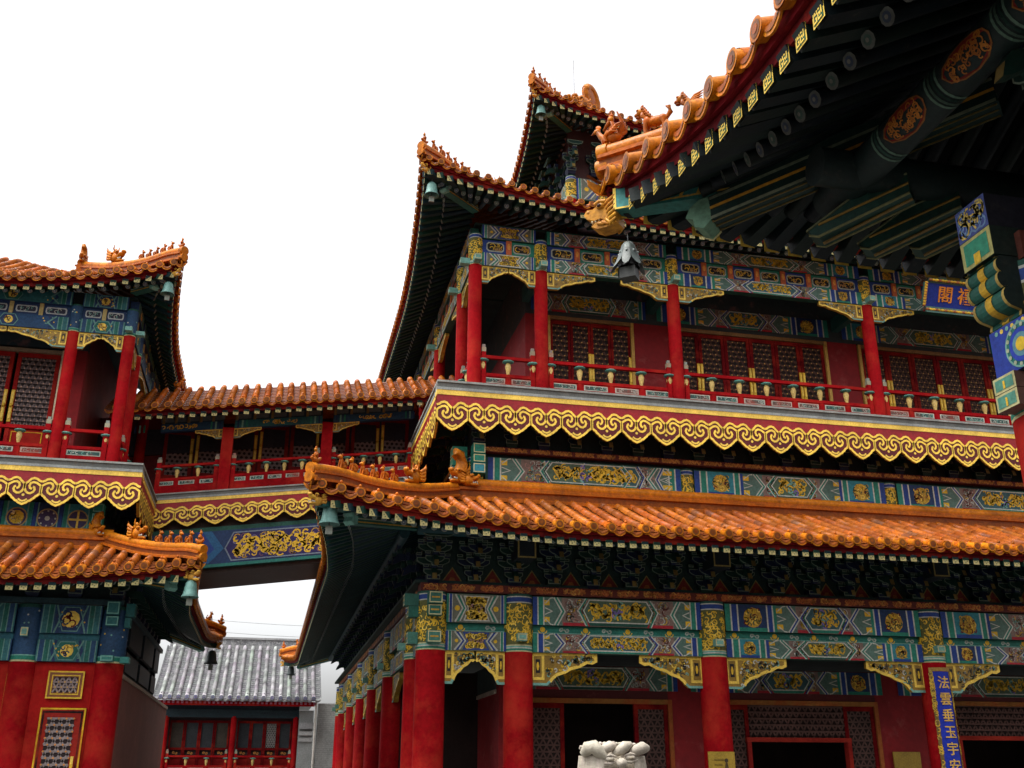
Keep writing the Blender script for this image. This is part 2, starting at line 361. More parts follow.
def tile_side(R, fr, L, c0, c1, mt, pitch, r, cols=None, seg=.30, nc=5, nd=10, caps=True):
    """rows of half-round tiles, pans, disc ends, drip tiles and nail caps of one roof slope"""
    cT, cP, cR, cI = cols or (TILE, PAN, TRIM, TILEIN)
    lo = -R.e0 if c0 else 0.; hi = L+(R.e0 if c1 else 0.)
    n = max(2, int(round((hi-lo)/pitch))); pt = (hi-lo)/n
    P = lambda a, d, dz=0.: fr(a, d, R.z(a, d, L, c0, c1)+dz)
    rows = []
    for k in range(n):
        a = lo+pt*(k+.5)+random.uniform(-1, 1)*r*.10; e, _ = R.fl(a, L, c0, c1); dm = R.D
        if c0: dm = min(dm, a)
        if c1: dm = min(dm, L-a)
        d0 = -e
        rows.append((a, d0, max(dm, d0+.05)))
    for a, d0, d1 in rows:
        m = max(1, int(round((d1-d0)/seg))); rr = []; cc = []
        base = jit(cT, .20)
        for i in range(m):
            for t, q in ((i/m, 1.06), ((i+1)/m-.001, .90)):
                d = d0+(d1-d0)*t; z0 = R.z(a, d, L, c0, c1); sl = (R.z(a, d+.02, L, c0, c1)-z0)/.02; w = sqrt(1+sl*sl)
                rr.append([fr(a+r*q*cos(th), d-sl/w*r*q*sin(th), z0+r*q*sin(th)/w) for th in [pi*j/nc for j in range(nc+1)]])
            tc = jit(base, .16)
            if random.random() < .07: tc = tuple(x*.62+.02 for x in tc)      # a few tiles have lost their glaze
            cc += [tc, tc]; dz = random.uniform(-1, 1)*r*.07; dx = random.uniform(-1, 1)*r*.07
            for rw in rr[-2:]: rw[:] = [(q[0]+dx, q[1]+dx*.5, q[2]+dz) for q in rw]
        mt.grid(rr, lambda i, j: cc[i])
        # round end tile
        z0 = R.z(a, d0, L, c0, c1)
        if caps:
            ring = [[fr(a+r*1.06*cos(2*pi*j/nd), dd, R.z(a, dd, L, c0, c1)+r*1.06*sin(2*pi*j/nd)) for j in range(nd)] for dd in (d0-.065, d0+.14)]
            c = jit(cR, .15); mt.grid(ring, c, True)
            for q, off, col in ((1.06, -.065, c), (.78, -.069, jit((cI[0]*.75, cI[1]*.95, cI[2]*1.9), .2)), (.42, -.073, jit(cI, .35))):
                mt.face([fr(a+r*q*cos(2*pi*j/nd), d0+off, z0+r*q*sin(2*pi*j/nd)) for j in range(nd)], col)
            ell(mt, P(a, d0+.13, r*1.25), (r*.35, r*.35, r*.5), jit(cT, .2), n=6, m=4)
    # pans and drips
    for k in range(n+1):
        a = lo+pt*k; e, _ = R.fl(a, L, c0, c1); dm = R.D
        if c0: dm = min(dm, a)
        if c1: dm = min(dm, L-a)
        d0 = -e-.02; d1 = max(dm, d0+.05)
        if k in (0, n) and (c0 or c1): pass
        m = max(1, int((d1-d0)/(seg*.55))); rr = []; hw = pt/2-r*.55; cc = []
        for i in range(m):
            for t, dz in ((i/m, .0), ((i+1)/m-.001, -.018)):
                d = d0+(d1-d0)*t
                rr.append([P(a+x*hw, d, dz-.045*(1-x*x)) for x in (-1.25, -.5, .5, 1.25)])
            c = jit(cP, .15); cc += [c, c]
        mt.grid(rr, lambda i, j: cc[i], sm=False)
        if caps:
            z0 = R.z(a, d0, L, c0, c1); w = hw*1.2; dp = r*1.55
            sh = lambda q, o: [fr(a+x*w*q, d0-.012+o, z0-.012-.050*(1-x*x)+(1-q)*-.02) for x in (-1, -.5, 0, .5, 1)] + \
                 [fr(a+x*w*q, d0-.022+o, z0-.02-dp*q*(cos(x*pi/2)**.55)) for x in (.92, .6, .25, 0, -.25, -.6, -.92)]
            A = sh(1, 0); c = jit(cR, .18); prism(mt, A, V(fr(0, .02, 0))-V(fr(0, 0, 0)), c)
            mt.face(sh(.78, -.006), jit(cI, .2))
    return pt

MEANDER = [((-.8, .8), (-.1, .8), (-.1, .1), (-.5, .1), (-.5, .45)), ((.8, -.8), (.1, -.8), (.1, -.1), (.5, -.1), (.5, -.45)), ((-.8, .45), (-.8, -.8), (-.25, -.8), (-.25, -.35), (-.5, -.35)), ((.8, -.45), (.8, .8), (.25, .8), (.25, .35), (.5, .35))]
def eave_side(R, fr, L, c0, c1, mr, mbd, rp, Dr, sc=1., fine=False, plq=True, nr=8, dm=.5):  # dm darkens rafter and sheathing colours to carry under-eave shade
    """eave boards, flying rafters with painted ends, round rafters, sheathing, fanned out at the corners"""
    lo = -R.e0 if c0 else 0.; hi = L+(R.e0 if c1 else 0.)
    zf = lambda a, d: R.z(a, d, L, c0, c1)
    ns = max(8, int((hi-lo)/.35)); A = [lo+(hi-lo)*i/ns for i in range(ns+1)]
    eo = lambda a: -R.fl(a, L, c0, c1)[0]
    for o, z1, z2, c in ((.03, -.03, -.14*sc, (.17, .010, .014)), (.075, -.14*sc, -.235*sc, (.10, .008, .010))):
        mbd.grid([[fr(a, eo(a)+o, zf(a, eo(a))+z1) for a in A], [fr(a, eo(a)+o, zf(a, eo(a))+z2) for a in A], [fr(a, eo(a)+o+.09, zf(a, eo(a))+z2+.01) for a in A]], c, sm=False)
    def inner(a):
        q = a; lim = Dr
        if c0 and a < Dr: q = Dr-(Dr-a)*.42; lim = min(Dr, q)
        if c1 and L-a < Dr: q = L-(Dr-(Dr-(L-a))*.42); lim = min(Dr, L-q)
        return q, lim
    # sheathing
    ds = 6
    for i in range(ns):
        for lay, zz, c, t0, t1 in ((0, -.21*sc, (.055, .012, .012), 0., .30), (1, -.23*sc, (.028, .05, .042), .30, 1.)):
            rows = []
            for t in (t0, (t0+t1)/2, t1):
                row = []
                for a in (A[i], A[i+1]):
                    q, lim = inner(a); d0 = eo(a)+.1
                    aa = a+(q-a)*t; dd = d0+(lim-d0)*t
                    row.append(fr(aa, dd, zf(aa, dd)+zz))
                rows.append(row)
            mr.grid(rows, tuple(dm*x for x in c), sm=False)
    n = int(round((hi-lo)/rp)); w = .125*sc
    for k in range(n):
        a = lo+(hi-lo)*(k+.5)/n
        if (c0 and a < lo+.12) or (c1 and a > hi-.12): continue
        q, lim = inner(a); d0 = eo(a)
        pt = lambda t, dz: fr(a+(q-a)*t, d0+(lim-d0)*t, zf(a+(q-a)*t, d0+(lim-d0)*t)+dz)
        ln = max(.3, lim-d0)
        tf = min(.62, .85/ln)
        p0 = V(pt(.07/ln, -.305*sc)); p1 = V(pt(tf, -.275*sc))
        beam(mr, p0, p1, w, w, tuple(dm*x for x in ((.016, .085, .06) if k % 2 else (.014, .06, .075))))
        if plq:
            pp = fr
            c = V(p0); au = V(fr(1, 0, 0))-V(fr(0, 0, 0)); au.z = 0
            nn = V(fr(0, -1, 0))-V(fr(0, 0, 0)); nn.z = 0
            class Q:
                mb = mr
                @staticmethod
                def at(u, v, l): return tuple(c+au*u+V((0, 0, v))+nn*(.004*l+.001))
            h = w/2
            rect(Q, -h*1.04, h*1.04, -h*1.04, h*1.04, LGOLD if fine else (.46, .40, .17), 1)
            if fine:
                rect(Q, -h*.86, h*.86, -h*.86, h*.86, (.02, .10, .05), 2)
                for sgm in MEANDER: stroke(Q, [(x*h*.86, y*h*.86) for x, y in sgm], h*.17, LGOLD, 3)
            else:
                for sx, sy in ((-1, .25), (.25, 1), (1, -.25), (-.25, -1)):
                    rect(Q, h*(sx*.5-.17), h*(sx*.5+.17), h*(sy*.5-.17), h*(sy*.5+.17), (.10, .13, .05), 2)
        t0 = min(.5, .58/ln)
        r0 = pt(t0, -.40*sc); r1 = pt(1., -.36*sc)
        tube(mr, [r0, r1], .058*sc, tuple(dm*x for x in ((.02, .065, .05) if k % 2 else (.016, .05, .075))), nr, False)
        ax = (V(r0)-V(r1)).normalized(); sd = ax.cross(V((0, 0, 1))).normalized(); up = sd.cross(ax)
        for q_, off, c in ((1.02, .002, (.24, .26, .23)), (.62, .006, (.12, .22, .18) if k % 2 else (.10, .14, .22)), (.26, .010, (.4, .4, .34))):
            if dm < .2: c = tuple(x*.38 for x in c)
            mr.face([tuple(V(r0)+ax*off+(sd*cos(2*pi*j/nr)+up*sin(2*pi*j/nr))*.058*sc*q_) for j in range(nr)], c)

def sweep(mb, pts, prof, col, side=None, caps=True):
    """prof: (side, up) outline swept along points"""
    rows = []; P = [V(p) for p in pts]
    for i, p in enumerate(P):
        t = P[min(i+1, len(P)-1)]-P[max(i-1, 0)]; sd = side and V(side) or V((t.y, -t.x, 0)).normalized()
        rows.append([tuple(p+sd*x+V((0, 0, y))) for x, y in prof])
    mb.grid(rows, col, True, False)
    if caps:
        c = col(0, 0) if callable(col) else col
        mb.face(rows[0], c); mb.face(rows[-1][::-1], c)

def ridge(mb, pts, w, h, roll=True, cols=None, base=0.):
    cT, cP, cR, cI = cols or (TILE, PAN, TRIM, TILEIN)
    w *= .5
    pr = [(-w*1.15, base), (w*1.15, base), (w*1.15, base+h*.16), (w*.8, base+h*.2), (w*.8, base+h*.46), (w*1.1, base+h*.5), (w*1.1, base+h*.62), (w*.7, base+h*.66), (w*.7, base+h*.78), (-w*.7, base+h*.78), (-w*.7, base+h*.66), (-w*1.1, base+h*.62), (-w*1.1, base+h*.5), (-w*.8, base+h*.46), (-w*.8, base+h*.2), (-w*1.15, base+h*.16)]
    cc = [jit(cR, .12) for _ in range(400)]
    sweep(mb, pts, pr, lambda i, j: jit(cT if j not in (3, 13, 8) else cI, .08))
    if roll:
        up = [(p[0], p[1], p[2]+base+h*.84) for p in pts]
        tube(mb, up, w*.78, lambda i, j: cc[i % 400], 10)
    return pts

def figure(mb, P, dv, s, kind=0, col=TILE):
    """small seated roof beast facing dv; kind 1 is the rider at the tip"""
    f = V((dv[0], dv[1], 0)).normalized(); sd = V((-f.y, f.x, 0)); P = V(P)
    at = lambda x, y, z: tuple(P+f*x*s+sd*y*s+V((0, 0, z*s)))
    c = lambda a=.15: jit(col, a)
    E_ = lambda p, ax, cc=None, pt=0.: ell(mb, at(*p), tuple(a*s for a in ax), cc or c(.22), f, pt, 14, 10)
    T_ = lambda pts, r, cc=None: tube(mb, [at(*q) for q in pts], [q*s for q in r], cc or c(.22), 9)
    if kind == 4:      # rider on a phoenix at the tip, close to
        E_((0, 0, .30), (.34, .17, .19)); T_(((.20, 0, .32), (.36, 0, .50), (.44, 0, .66)), (.12, .09, .07)); E_((.47, 0, .70), (.11, .08, .085), jit(TRIM)); T_(((.54, 0, .70), (.66, 0, .64)), (.045, .012)); E_((.42, 0, .82), (.10, .02, .07), None, .6)
        for y in (-.16, .16):
            for k in range(4): T_(((.12-.05*k, y, .36), (-.10-.06*k, y*1.25, .42+.05*k), (-.30-.04*k, y*1.1, .36+.09*k)), (.05, .055, .015))
        for k in range(5): T_(((-.24, 0, .30), (-.42, (k-2)*.05, .44+.05*k), (-.48+.05*k, (k-2)*.07, .66+.10*k)), (.08, .06, .02))
        T_(((-.04, 0, .40), (-.02, 0, .62), (-.02, 0, .84)), (.17, .15, .09)); E_((.0, 0, .96), (.10, .095, .115), jit(TRIM)); E_((-.02, 0, 1.07), (.08, .07, .06)); T_(((-.03, 0, 1.08), (-.04, 0, 1.22)), (.035, .012))
        for y in (-.16, .16): T_(((-.02, y, .78), (.08, y*1.1, .62), (.20, y*.5, .60)), (.06, .05, .035)); T_(((.02, y, .46), (.12, y*1.2, .30), (.10, y*1.2, .12)), (.07, .06, .05))
        for y in (-.07, .07): T_(((.02, y, .12), (.05, y, .0)), (.04, .05))
        return
    if kind in (3, 5):
        q = kind == 5      # standing lion, or winged steed, close to
        E_((-.06, 0, .44), (.36, .15, .17), None, .12); E_((.20, 0, .50), (.17, .165, .20)); E_((-.28, 0, .42), (.17, .155, .18))
        for x_, y in ((.24, -.10), (.24, .10), (-.30, -.10), (-.30, .10)):
            T_(((x_, y, .42), (x_+(.03 if x_ > 0 else -.06), y, .20), (x_+.02, y, .03)), (.085, .06, .055)); E_((x_+.06, y, .03), (.085, .06, .04))
        T_(((.22, 0, .55), (.32, 0, .78), (.38, 0, .88)), (.15, .13, .10))
        E_((.42, 0, .92), (.15, .125, .13), jit(TRIM)); E_((.55, 0, .86), (.10, .085, .065)); E_((.54, 0, .79), (.07, .07, .025), (.12, .02, .01)); E_((.52, 0, .765), (.085, .07, .03))
        for y in (-.09, .09):
            E_((.50, y, .97), (.045, .035, .04)); E_((.52, y*1.1, .965), (.02, .02, .02), (.03, .012, .01)); E_((.34, y, 1.04), (.05, .025, .075), None, .5)
            for k in range(4): T_(((.36-.05*k, y*1.1, .98-.09*k), (.27-.05*k, y*1.5, .93-.09*k), (.22-.05*k, y*1.4, .84-.09*k)), (.04, .045, .02))
        for k in range(5): E_((.32-.06*k, 0, 1.04-.10*k), (.05, .04, .055))
        T_(((-.42, 0, .46), (-.54, 0, .60), (-.50, 0, .80), (-.40, 0, .86)) if not q else ((-.42, 0, .46), (-.58, 0, .48), (-.66, 0, .66), (-.60, 0, .74)), (.07, .085, .07, .02))
        if q:
            for y in (-.15, .15):
                for k in range(4): T_(((.12, y, .50+.03*k), (-.10, y*1.35, .56+.06*k), (-.30-.02*k, y*1.2, .58+.09*k)), (.05, .05, .012))
        return
    if kind == 1:      # immortal on a bird
        ell(mb, at(0, 0, .28), (.30*s, .17*s, .20*s), c(), f); ell(mb, at(.30, 0, .36), (.13*s, .10*s, .12*s), c(), f, .5)
        ell(mb, at(-.32, 0, .40), (.22*s, .14*s, .10*s), c(), f, -.8)
        ell(mb, at(-.02, 0, .62), (.14*s, .17*s, .26*s), c(), f); ell(mb, at(.03, 0, .94), (.11*s, .11*s, .13*s), jit(TRIM), f); ell(mb, at(0, 0, 1.08), (.07*s, .06*s, .10*s), c(), f)
        for y in (-.17, .17): ell(mb, at(.06, y, .60), (.12*s, .06*s, .07*s), c(), f, -.4)
        return
    ell(mb, at(-.08, 0, .30), (.34*s, .17*s, .20*s), c(), f, .75)          # body
    ell(mb, at(-.16, 0, .17), (.22*s, .20*s, .17*s), c(), f)               # haunch
    ell(mb, at(.12, 0, .52), (.16*s, .15*s, .22*s), c(), f, .3)            # chest and neck
    ell(mb, at(.20, 0, .80), (.17*s, .14*s, .15*s), jit(TRIM), f)          # head
    ell(mb, at(.36, 0, .77), (.11*s, .09*s, .08*s), c(), f)                # muzzle
    for y in (-.10, .10):
        ell(mb, at(.13, y, .95), (.06*s, .04*s, .09*s), c(), f)            # ears
        tube(mb, [at(.17, y, .45), at(.22, y, .20), at(.24, y, .0)], .055*s, c(), 6)
        ell(mb, at(.27, y, .03), (.08*s, .055*s, .04*s), c(), f)
    tube(mb, [at(-.34, 0, .12), at(-.46, 0, .35), at(-.36, 0, .56), at(-.26, 0, .60)], [.07*s, .08*s, .07*s, .03*s], c(), 6)
    if kind == 2:      # winged, crested
        for y in (-.15, .15): ell(mb, at(-.14, y, .48), (.24*s, .04*s, .13*s), c(), f, .5)
        ell(mb, at(.12, 0, 1.0), (.10*s, .03*s, .12*s), c(), f, .8)

def beast_head(mb, P, dv, s, col=TRIM, horns=True):
    """gaping dragon head: jaws, brow, eyes, mane and horns"""
    f = V((dv[0], dv[1], 0)).normalized(); sd = V((-f.y, f.x, 0)); P = V(P)
    at = lambda x, y, z: tuple(P+f*x*s+sd*y*s+V((0, 0, z*s)))
    c = lambda a=.15: jit(col, a)
    ell(mb, at(-.05, 0, .42), (.40*s, .26*s, .34*s), c(), f)
    ell(mb, at(.36, 0, .52), (.28*s, .20*s, .14*s), c(), f, .35); ell(mb, at(.58, 0, .66), (.11*s, .16*s, .12*s), c(), f)
    ell(mb, at(.32, 0, .16), (.30*s, .18*s, .10*s), c(), f, -.15)
    ell(mb, at(.22, 0, .34), (.22*s, .14*s, .08*s), (.22, .03, .02), f)
    for y in (-.2, .2):
        ell(mb, at(.20, y, .68), (.14*s, .09*s, .10*s), c(), f); ell(mb, at(.27, y*1.15, .66), (.05*s, .05*s, .05*s), (.05, .02, .01), f)
        for i in range(4):
            a = .2+i*.55
            tube(mb, [at(-.2, y*1.1, .30+.12*i), at(-.42-.03*i, y*1.5, .30+.20*i), at(-.52, y*1.6, .44+.22*i)], [.09*s, .08*s, .02*s], c(), 6)
        if horns: tube(mb, [at(.0, y*.6, .72), at(-.18, y*.8, .98), at(-.12, y*.9, 1.22)], [.06*s, .05*s, .015*s], c(), 6)
        for i in range(3): ell(mb, at(.30+.1*i, y*.7, .26), (.03*s, .03*s, .05*s), WHITE, f)
    ell(mb, at(-.25, 0, .85), (.16*s, .10*s, .24*s), c(), f, -.5)

def owl_ornament(mb, P, dv, s, col=TRIM):
    """ridge-end ornament: dragon head with upright curled tail"""
    f = V((dv[0], dv[1], 0)).normalized(); P = V(P)
    at = lambda x, y, z: tuple(P+f*x*s+V((-f.y, f.x, 0))*y*s+V((0, 0, z*s)))
    beast_head(mb, P, dv, s*.8, col, False)
    pts = [at(-.1, 0, .5), at(-.25, 0, .9), at(-.1, 0, 1.25), at(.18, 0, 1.3), at(.3, 0, 1.1), at(.15, 0, .98)]
    tube(mb, pts, [.28*s, .24*s, .2*s, .15*s, .11*s, .05*s], jit(col), 8)
    tube(mb, [at(-.35, 0, .7), at(-.45, 0, 1.2)], [.08*s, .04*s], jit(col), 6)

def bell(name, P, s, label, base_grp, petal=False, col=(.11, .24, .21)):
    """wind bell hung from a beam end at P (top of its hook)"""
    mb = MB(); x, y, z = P; hook = MB(); tg = MB()
    tube(hook, [(x, y, z), (x, y, z-.3*s)], .02*s, (.05, .05, .05), 6)
    if petal:
        prof = [(.05, -.30), (.16, -.34), (.24, -.48), (.30, -.75), (.40, -1.0), (.60, -1.22)]
        n = 48; rows = []
        for i, (r, q) in enumerate(prof):
            k = i/(len(prof)-1)
            rows.append([(x+s*r*(1+.10*k*cos(8*t+.6))*cos(t), y+s*r*(1+.10*k*cos(8*t+.6))*sin(t), z+s*(q-(.17*k*k*cos(8*t+.6) if i > 2 else 0))) for t in [2*pi*j/n for j in range(n)]])
        mb.grid([r_ for r_ in rows[:4]], (.09, .11, .10), True)
        for k in range(8):
            t0 = pi/4*k+.25; bk = [(.29, -.62, .34), (.36, -.86, .40), (.44, -1.08, .34), (.56, -1.30, .17), (.62, -1.40, .02)]
            g = [[(x+s*r*cos(t0+e*q)*(1+.05*abs(e)), y+s*r*sin(t0+e*q)*(1+.05*abs(e)), z+s*(zz-.03*abs(e))) for e in (-1, -.5, 0, .5, 1)] for r, zz, q in bk]
            mb.grid(g, (.10, .12, .115) if k % 2 == 0 else (.05, .06, .055))
            ell(mb, (x+s*.335*cos(t0), y+s*.335*sin(t0), z-.76*s), (.045*s, .045*s, .05*s), (.26, .30, .28), n=7, m=5)
        inn = [[(x+s*r*.9*cos(t), y+s*r*.9*sin(t), z+s*q) for t in [2*pi*j/24 for j in range(24)]] for r, q in ((.2, -.6), (.34, -1.05), (.42, -1.32))]
        mb.grid(inn, (.012, .012, .012), True)
        fbox(tg, Fr(x, y, .8, -.6, -.6, -.8), -.28*s, .28*s, -.24*s, .24*s, z-1.75*s, z-1.34*s, (.03, .032, .028))
        tube(tg, [(x, y, z-.9*s), (x, y, z-1.4*s)], .03*s, (.05, .05, .05), 6)
    else:
        prof = [(.06, -.28), (.20, -.32), (.29, -.45), (.33, -.75), (.37, -1.0), (.47, -1.18), (.46, -1.20), (.34, -1.02), (.28, -.6)]
        lathe(mb, (x, y, z), [(r*s, q*s) for r, q in prof], col, 18, False)
        mb.face([(x+.27*s*cos(t), y+.27*s*sin(t), z-.6*s) for t in [2*pi*j/12 for j in range(12)]], (.02, .02, .02))
        tube(tg, [(x, y, z-.5*s), (x, y, z-1.25*s)], .025*s, (.05, .05, .05), 6)
        fbox(tg, Fr(x, y, 1, 0, 0, -1), -.15*s, .15*s, -.02, .02, z-1.62*s, z-1.25*s, (.20, .22, .18))
    t = thing(name, label, 'bell', (x, y, z-1.7*s+E), base_grp)
    b = tuple(t.location)
    mb.build('bell_body', 'bronze', t, b); hook.build('hook', 'iron', t, b); tg.build('clapper_plate', 'bronze', t, b)
    return t

def thing(name, label, cat, loc, group=None):
    o = bpy.data.objects.new(name, None); COL.objects.link(o); o.location = loc; o.empty_display_size = .3
    o['label'] = label; o['category'] = cat
    if group: o['group'] = group
    return o
def tag(o, label, cat, group=None):
    o['label'] = label; o['category'] = cat
    if group: o['group'] = group
    return o

def beam_head(par, base, fr, a, hw, d1, d2, z0, z1, c, edge=CREAM, w=.018, bar=None):
    m = MB(); fbox(m, fr, a-hw, a+hw, d1, d2, z0, z1, c)
    if edge: stroke(Pan(m, fr, d1), [(a-hw*.88, z0+.02), (a+hw*.88, z0+.02), (a+hw*.88, z1-.02), (a-hw*.88, z1-.02)], w, edge, 1, True)
    if bar: stroke(Pan(m, fr, d1), [(a-hw*.6, (z0+z1)/2), (a+hw*.6, (z0+z1)/2)], .03, bar, 1)
    m.build('beam_head', 'paint', par, base)

# ---------------------------------------------------------------- bracket sets (dougong)
def bracket_mesh(name, H, out, alt, tiers=3, w=.72, base=None):
    """one bracket cluster at the origin: out towards -y, bottom at z=0"""
    mb = MB(); fr = Fr(0, 0, 1, 0, 0, -1)
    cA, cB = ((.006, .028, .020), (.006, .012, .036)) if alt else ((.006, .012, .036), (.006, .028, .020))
    edge = (.15, .19, .14); EG = (.16, .11, .03)
    def blk(a, d, z, sx, sz, c, sd=None):
        sd = sd or sx
        mb.hexa([fr(a-sx*.36, d-sd*.36, z), fr(a+sx*.36, d-sd*.36, z), fr(a+sx*.36, d+sd*.36, z), fr(a-sx*.36, d+sd*.36, z),
                 fr(a-sx*.5, d-sd*.5, z+sz*.5), fr(a+sx*.5, d-sd*.5, z+sz*.5), fr(a+sx*.5, d+sd*.5, z+sz*.5), fr(a-sx*.5, d+sd*.5, z+sz*.5)], c)
        fbox(mb, fr, a-sx*.5, a+sx*.5, d-sd*.5, d+sd*.5, z+sz*.5+.001, z+sz, c)
        p = Pan(mb, fr, d-sd*.5); stroke(p, [(a-sx*.47, z+sz*.55), (a+sx*.47, z+sz*.55), (a+sx*.47, z+sz*.95), (a-sx*.47, z+sz*.95)], .014, edge, 1, True)
    def arm(a, d, z, ln, h, c):
        pr = [(-ln/2, h), (-ln/2, h*.55), (-ln/2+.05, h*.25), (-ln/2+.13, 0), (ln/2-.13, 0), (ln/2-.05, h*.25), (ln/2, h*.55), (ln/2, h)]
        prism(mb, [fr(a+x, d-.04, z+y) for x, y in pr], V(fr(0, .08, 0))-V(fr(0, 0, 0)), c)
        p = Pan(mb, fr, d-.04); stroke(p, [(a+x*.96, z+h*.06+y*.9) for x, y in pr], .014, edge, 1, True)
    h = H/(tiers+.9)
    blk(0, 0, 0, .26, h*.75, cB)
    for k in range(tiers):
        z = h*(.72+k)
        for j in range(k+1):
            d = -out*j/tiers
            ln = w*(.52+.40*((k-j) % 2)) if tiers > 1 else w*.8
            arm(0, d, z, ln, h*.62, cA)
            for a in (-ln/2+.05, 0, ln/2-.05): blk(a, d, z+h*.60, .105, h*.42, cB)
        d1 = -out*(k+1)/tiers
        # projecting arm with drooping beak
        pr = [(.12, h*.6), (.12, 0), (d1+.10, 0), (d1-.02, -h*.30), (d1-.10, -h*.42), (d1-.06, h*.1), (d1+.02, h*.6)]
        prism(mb, [fr(-.045, x, z+y) for x, y in pr], V(fr(.09, 0, 0))-V(fr(0, 0, 0)), cA, cA)
        p = Pan(mb, fr, d1-.10); 
        mb.face([fr(-.045, d1-.104, z-h*.42), fr(.045, d1-.104, z-h*.42), fr(.045, d1-.064, z+h*.1), fr(-.045, d1-.064, z+h*.1)], EG)
        blk(0, d1+.05, z+h*.60, .11, h*.42, cB)
    zt = h*(.72+tiers)
    arm(0, -out, zt-h*.02, w*.9, h*.5, cA)
    o = mb.build(name, 'paint', None)
    return o

def place_copies(proto, parent, base, spots, name='bracket_set'):
    """copies of proto's mesh; spots are (x, y, z_rel, rot)"""
    first = True
    for x, y, z, r in spots:
        o = proto if first else proto.copy()
        if not first: COL.objects.link(o)
        first = False
        o.name = name; o.parent = parent
        # mesh vertices already carry E above their own zero
        o.location = (x-base[0], y-base[1], z-base[2]); o.rotation_euler = (0, 0, r)

# ---------------------------------------------------------------- cloud-scroll fascia
def cloud_fascia(mb, fr, a0, a1, zs, pitch, step=1., d=0., hs=1., close0=True):
    """zs: top of the kerb strip; below it kerb, gilt band, red board cut to a ruyi-cloud edge with gilt scrolls"""
    k = hs
    fbox(mb, fr, a0, a1, d, d+.3, zs-.045*k, zs, (.24, .25, .23))
    fbox(mb, fr, a0, a1, d+.03, d+.3, zs-.15*k, zs-.045*k, (.11, .115, .105))
    fbox(mb, fr, a0, a1, d+.012, d+.3, zs-.21*k, zs-.15*k, (.24, .26, .245))
    fbox(mb, fr, a0, a1, d+.02, d+.3, zs-.32*k, zs-.21*k, (.74, .50, .08))
    n = max(1, int(round((a1-a0)/pitch))); pt = (a1-a0)/n
    zb = zs-.32*k; H = .78*k
    S = lambda c, pts: [(c+x*pt, zb-y*H) for x, y in pts]
    half = [(0, 1.0), (.13, .95), (.18, .905), (.23, .895), (.28, .85), (.35, .80), (.39, .75), (.44, .725), (.5, .67)]
    p = Pan(mb, fr, d+.03); GC = (.86, .58, .075)
    for i in range(n):
        c = a0+pt*(i+.5)
        low = [(-x, y) for x, y in half[::-1]]+half[1:]
        for j in range(len(low)-1):
            q0 = p.at(*S(c, [low[j]])[0], 0); q1 = p.at(*S(c, [low[j+1]])[0], 0); o = V(fr(0, .05, 0))-V(fr(0, 0, 0))
            mb.face([q0, q1, p.at(c+low[j+1][0]*pt, zb, 0), p.at(c+low[j][0]*pt, zb, 0)], (.26, .010, .014))
            mb.face([q0, q1, tuple(V(q1)+o), tuple(V(q0)+o)], DGOLD)
        top = [(.5, .30), (.42, .275), (.35, .225), (.26, .205), (.18, .23), (.12, .29), (.05, .35), (.0, .375)]
        # plum-dark ground inside the scrolls
        poly(p, S(c, [(x*.95, y*.97) for x, y in low]+[(x, y+.02) for x, y in top]+[(-x, y+.02) for x, y in top[-2::-1]]), (.10, .008, .010), .5)
        W = pt*.070
        stroke(p, S(c, [(x*.96, y*.97) for x, y in low]), W, GC, 2)
        for s in (1, -1):
            stroke(p, S(c, [(s*x, y) for x, y in top]), W, GC, 2)
            stroke(p, S(c, [(s*x, y) for x, y in ((.5, .44), (.42, .385), (.34, .34), (.25, .325), (.17, .36), (.145, .43), (.17, .50), (.23, .525))]), W*.95, GC, 2.4)
            stroke(p, S(c, [(s*x, y) for x, y in ((.005, .37), (.01, .50), (.05, .59), (.12, .645), (.2, .655), (.28, .61), (.315, .54), (.29, .475), (.25, .46))]), W*.95, GC, 2.2)
            stroke(p, S(c, [(s*.485, .43), (s*.485, .67)]), W*.9, GC, 2.6)
        disc(p, c, zb-H*.705, pt*.045, LGOLD, 2.5, 8)
        stroke(p, S(c, [(-.13, .82), (-.07, .868), (0, .885), (.07, .868), (.13, .82)]), W*.75, LGOLD, 2.5)

